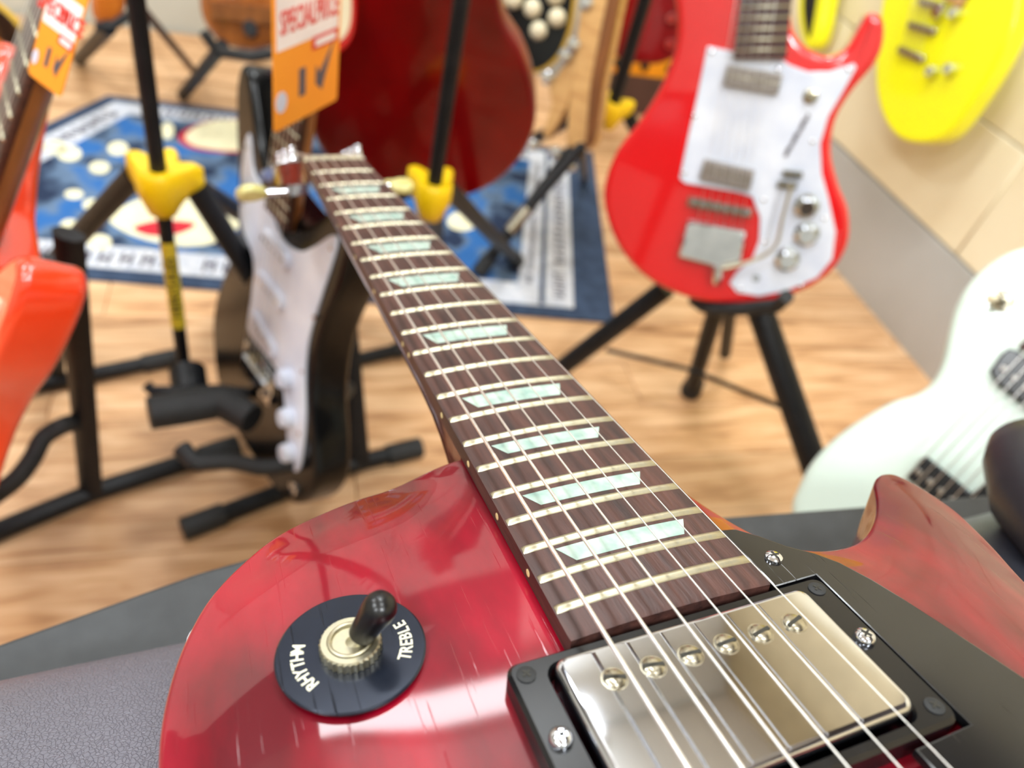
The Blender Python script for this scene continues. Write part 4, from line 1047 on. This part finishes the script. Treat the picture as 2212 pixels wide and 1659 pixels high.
# ---- big dark red guitar, its back to the viewer
def px_guitar(o, elev, yaw, pts, m, label, thick=.045, vpt=None, bev=.010, rear=.008, cat='guitar'):
    f = Fr(o, facing(o, elev, yaw), (0, 0, 1)); t = empty('electric_guitar', f.m, label, cat)
    b = MB().prism(smooth(f.poly(pts), 5), -thick, 0, bev, 4, rear).obj('body', m, t)
    return t, f
oD = RH(930, 432, 1.02)
dg_, fD = px_guitar(oD, -10, 0, [(925, 434), (840, 425), (760, 392), (700, 340), (665, 270), (652, 190), (662, 110), (690, 40), (712, -40), (700, -120), (690, -200), (730, -260), (820, -290), (900, -280), (960, -285), (1040, -260), (1085, -200), (1085, -120), (1075, -40), (1090, 50), (1128, 115), (1152, 190), (1156, 270), (1128, 340), (1075, 395), (1005, 428)], darkred, 'large dark red guitar with its glossy back to the viewer')
a, b = fD.px(758, 60, 0)
MB().prism(circle(*fD.px(905, -150), .03, 20), 0, .002, .0005, 1).obj('back_plate', bodyblack, dg_)
knob('strap_button', dg_, (*fD.px(1000, 415, 0), -.005), .006, .012, chrome, (0, -1, .3))
neck_piece(dg_, Vector(fD.px(905, -240)), Vector(fD.px(905, -240)) + Vector((0, .4)), .056, .045, -.01, .006, neckwood, neckwood, None)
# cream topped red guitar edge beside the price tag
cg, fC = px_guitar(RH(735, 110, .93), 20, 30, [(650, -40), (640, 60), (680, 128), (730, 122), (765, 90), (778, 30), (770, -60), (720, -110)], red, 'small red guitar edge with a cream pickguard behind the orange tag', .03)
MB().prism(smooth(fC.poly([(660, -40), (655, 50), (690, 98), (730, 92), (755, 60), (760, 0), (750, -60), (710, -90)], .003), 4), 0, .003, .0008, 1).obj('pickguard', creamp, cg)
# black guitar with pale knobs
bk, fK = px_guitar(RH(1160, 152, 1.42), 20, 0, [(1160, 158), (1118, 140), (1092, 95), (1085, 30), (1100, -50), (1110, -140), (1180, -190), (1240, -150), (1250, -60), (1245, 10), (1232, 80), (1205, 130)], bindm, 'black guitar with cream binding and pale domed knobs', .05, bev=.003)
MB().prism(smooth(fK.poly([(1158, 150), (1122, 134), (1098, 92), (1091, 30), (1105, -50), (1116, -132), (1180, -180), (1232, -146), (1240, -60), (1235, 10), (1222, 76), (1198, 124)], .001), 5), -.002, .002, .001, 2).obj('top', bodyblack, bk)
for x, y in ((1150, 18), (1163, 66), (1203, 38), (1110, -2), (1200, -10)):
    a, b = fK.px(x, y, .01); MB().lathe([(.016, 0), (.016, .006), (.013, .014), (.008, .017), (0, .018)], (a, b, .002), n=18).obj('control_knob', bone, bk)
# maple neck and headstock hanging head down
oM = RH(1255, 318, 1.30)
fM = Fr(oM, facing(oM, 12, -30), vpt=(1335, 0))
mg = empty('guitar_neck', fM.m, 'pale maple guitar neck with chrome tuners standing head down beside the black guitar', 'guitar neck')
MB().prism(fM.poly([(1222, 312), (1236, 322), (1268, 322), (1282, 305), (1300, 180), (1325, 60), (1350, -60), (1375, -200), (1300, -200), (1265, -60), (1250, 40), (1238, 150), (1226, 235)]), -.03, 0, .004, 2, .004).obj('neck', maple, mg)
MB().prism(fM.poly([(1262, 320), (1270, 320), (1282, 305), (1300, 180), (1325, 60), (1350, -60), (1322, -60), (1297, 60), (1274, 180)], .004), -.004, .004, .002, 1).obj('shaded_edge', brownneck, mg)  # darker wood colour stands in for shading on the neck's side
MB().prism(fM.poly([(1252, 30), (1240, 90), (1215, 140), (1182, 185), (1188, 225), (1168, 292), (1180, 300), (1205, 262), (1222, 230), (1240, 170), (1256, 90)]), -.02, -.004, .002, 1).obj('headstock', maple, mg)
for i, (x, y) in enumerate(((1268, 5), (1240, 96), (1222, 120), (1182, 166), (1150, 312), (1200, 330), (1232, 358))):
    a, b = fM.px(x, y, 0); MB().lathe([(.004, -.02), (.004, -.004), (.012, -.002), (.013, .004), (.009, .010), (0, .011)], (a, b, 0), n=14).obj('tuner', chrome, mg)
# stand arm with silver tip in front of it
sa = empty('cradle_rod', FL(1165, 430), 'black cradle rod with a silver tip crossing the rug edge', 'stand arm')
tube_part('rod', sa, [RH(1255, 318, 1.16), RH(1140, 450, 1.10)], .0095, blackm, 12); tube_part('silver_tip', sa, [RH(1140, 450, 1.10), RH(1100, 498, 1.08)], .009, dullnickel, 12)
tube_part('foot_post', sa, [RH(1255, 318, 1.16), FL(1262, 395, 0)], .008, blackm, 12)
# dark red guitar and case behind the stand at the back
dr, fDR = px_guitar(RH(1385, 130, 1.75), 15, 0, [(1385, 138), (1340, 128), (1318, 90), (1322, 20), (1335, -60), (1380, -120), (1450, -120), (1490, -40), (1492, 40), (1470, 110), (1430, 136)], darkred, 'dark red guitar body at the back behind the yellow collared stand', .05)
knob('control_knob', dr, (*fDR.px(1446, 95), 0), .012, .014, chrome); knob('control_knob', dr, (*fDR.px(1450, 40), 0), .012, .014, chrome)
bx = empty('amplifier', ROOM @ Matrix.Translation((1.03, 2.06, 0)), 'brown amplifier box with an orange top panel against the back wall', 'amplifier')
MB().box((0, 0, .055), (.36, .2, .11)).obj('cabinet', brownbox, bx); MB().box((0, -.002, .14), (.35, .19, .06)).obj('orange_panel', orangem, bx)
for k in range(4): MB().lathe([(.012, 0), (.012, .01), (0, .01)], (-.12 + .08 * k, -.097, .14), (0, -1, 0), 14).obj('dial', blackm, bx)

# ---- left and far guitars
sb, fSB = px_guitar(RH(30, 290, .98), 20, 10, [(-60, 330), (0, 312), (40, 270), (70, 210), (82, 150), (70, 90), (40, 40), (0, 5), (-60, -30), (-160, -40), (-240, 60), (-240, 220), (-160, 320)], bindm, 'sunburst guitar with yellow binding at the top left edge', .06, bev=.004)
MB().prism(smooth(fSB.poly([(-60, 322), (-4, 304), (32, 264), (58, 208), (68, 150), (58, 96), (32, 52), (-4, 18), (-60, -18), (-156, -28), (-228, 64), (-228, 216), (-156, 310)], .002), 5), 0, .002, .001, 1).obj('dark_edge', burst_edge, sb)
MB().prism(smooth(fSB.poly([(-60, 290), (-20, 275), (10, 235), (30, 180), (26, 130), (0, 85), (-60, 60), (-150, 60), (-190, 110), (-190, 200), (-140, 270)], .003), 5), .001, .003, .001, 1).obj('amber_top', sunb, sb)
br_, fBR = px_guitar(RH(540, 105, 1.55), 15, 0, [(540, 110), (485, 96), (448, 60), (432, 10), (440, -60), (470, -120), (450, -190), (490, -250), (570, -260), (620, -200), (610, -130), (650, -60), (660, 10), (640, 60), (600, 96)], walnut, 'brown acoustic guitar at the back standing on a dark stand', .10)
MB().prism(circle(*fBR.px(545, -80, .002), .045, 24), 0, .002, .0005, 1).obj('soundhole', bodyblack, br_)
MB().box((*fBR.px(540, 30, .004), .005), (.14, .03, .01)).obj('bridge', brownneck, br_)
fs_ = empty('guitar_stand', FL(500, 130), 'dark stand under the brown acoustic guitar at the back', 'guitar stand')
for a_, b_ in (((480, 100), (395, 205)), ((600, 110), (640, 170)), ((540, 60), (560, 110))):
    tube_part('leg', fs_, [RH(*a_, 1.5), FL(*b_, .01)], .013, blackm, 12)
tube_part('cradle_arm', fs_, [RH(440, 70, 1.44), RH(470, 112, 1.44), RH(540, 122, 1.44), RH(610, 112, 1.44), RH(640, 80, 1.44)], .010, rubber, 12)
og, fOG = px_guitar(RH(228, 50, 1.62), 15, 0, [(228, 54), (205, 44), (196, 10), (204, -40), (235, -70), (268, -40), (272, 10), (258, 42)], sunb, 'small amber guitar at the back left behind the black pole', .06)
fo = empty('guitar_stand', FL(230, 100), 'thin dark stand at the back left below the small amber guitar', 'guitar stand')
tube_part('leg', fo, [RH(305, 15, 1.62), FL(425, 160, .01)], .008, brownbox, 10); tube_part('leg', fo, [RH(235, 60, 1.6), FL(170, 128, .01)], .014, blackm, 12); tube_part('leg', fo, [RH(305, 15, 1.62), FL(300, 70, .01)], .008, blackm, 10)
tube_part('cradle_arm', fo, [RH(205, 55, 1.58), RH(235, 62, 1.58), RH(305, 15, 1.62)], .008, blackm, 10)
# small white thing peeking out from under the red guitar body
ws = empty('folded_cloth', G @ Matrix.Translation(K(388, -108, -50)), 'small white folded cloth under the edge of the red guitar body', 'cloth')
MB().prism(smooth([(-.010, .0), (-.004, -.008), (.006, -.004), (.02, .01), (.02, .022), (-.004, .02)], 4), -.009, .002, .004, 3).obj('cloth', rug_white, ws)
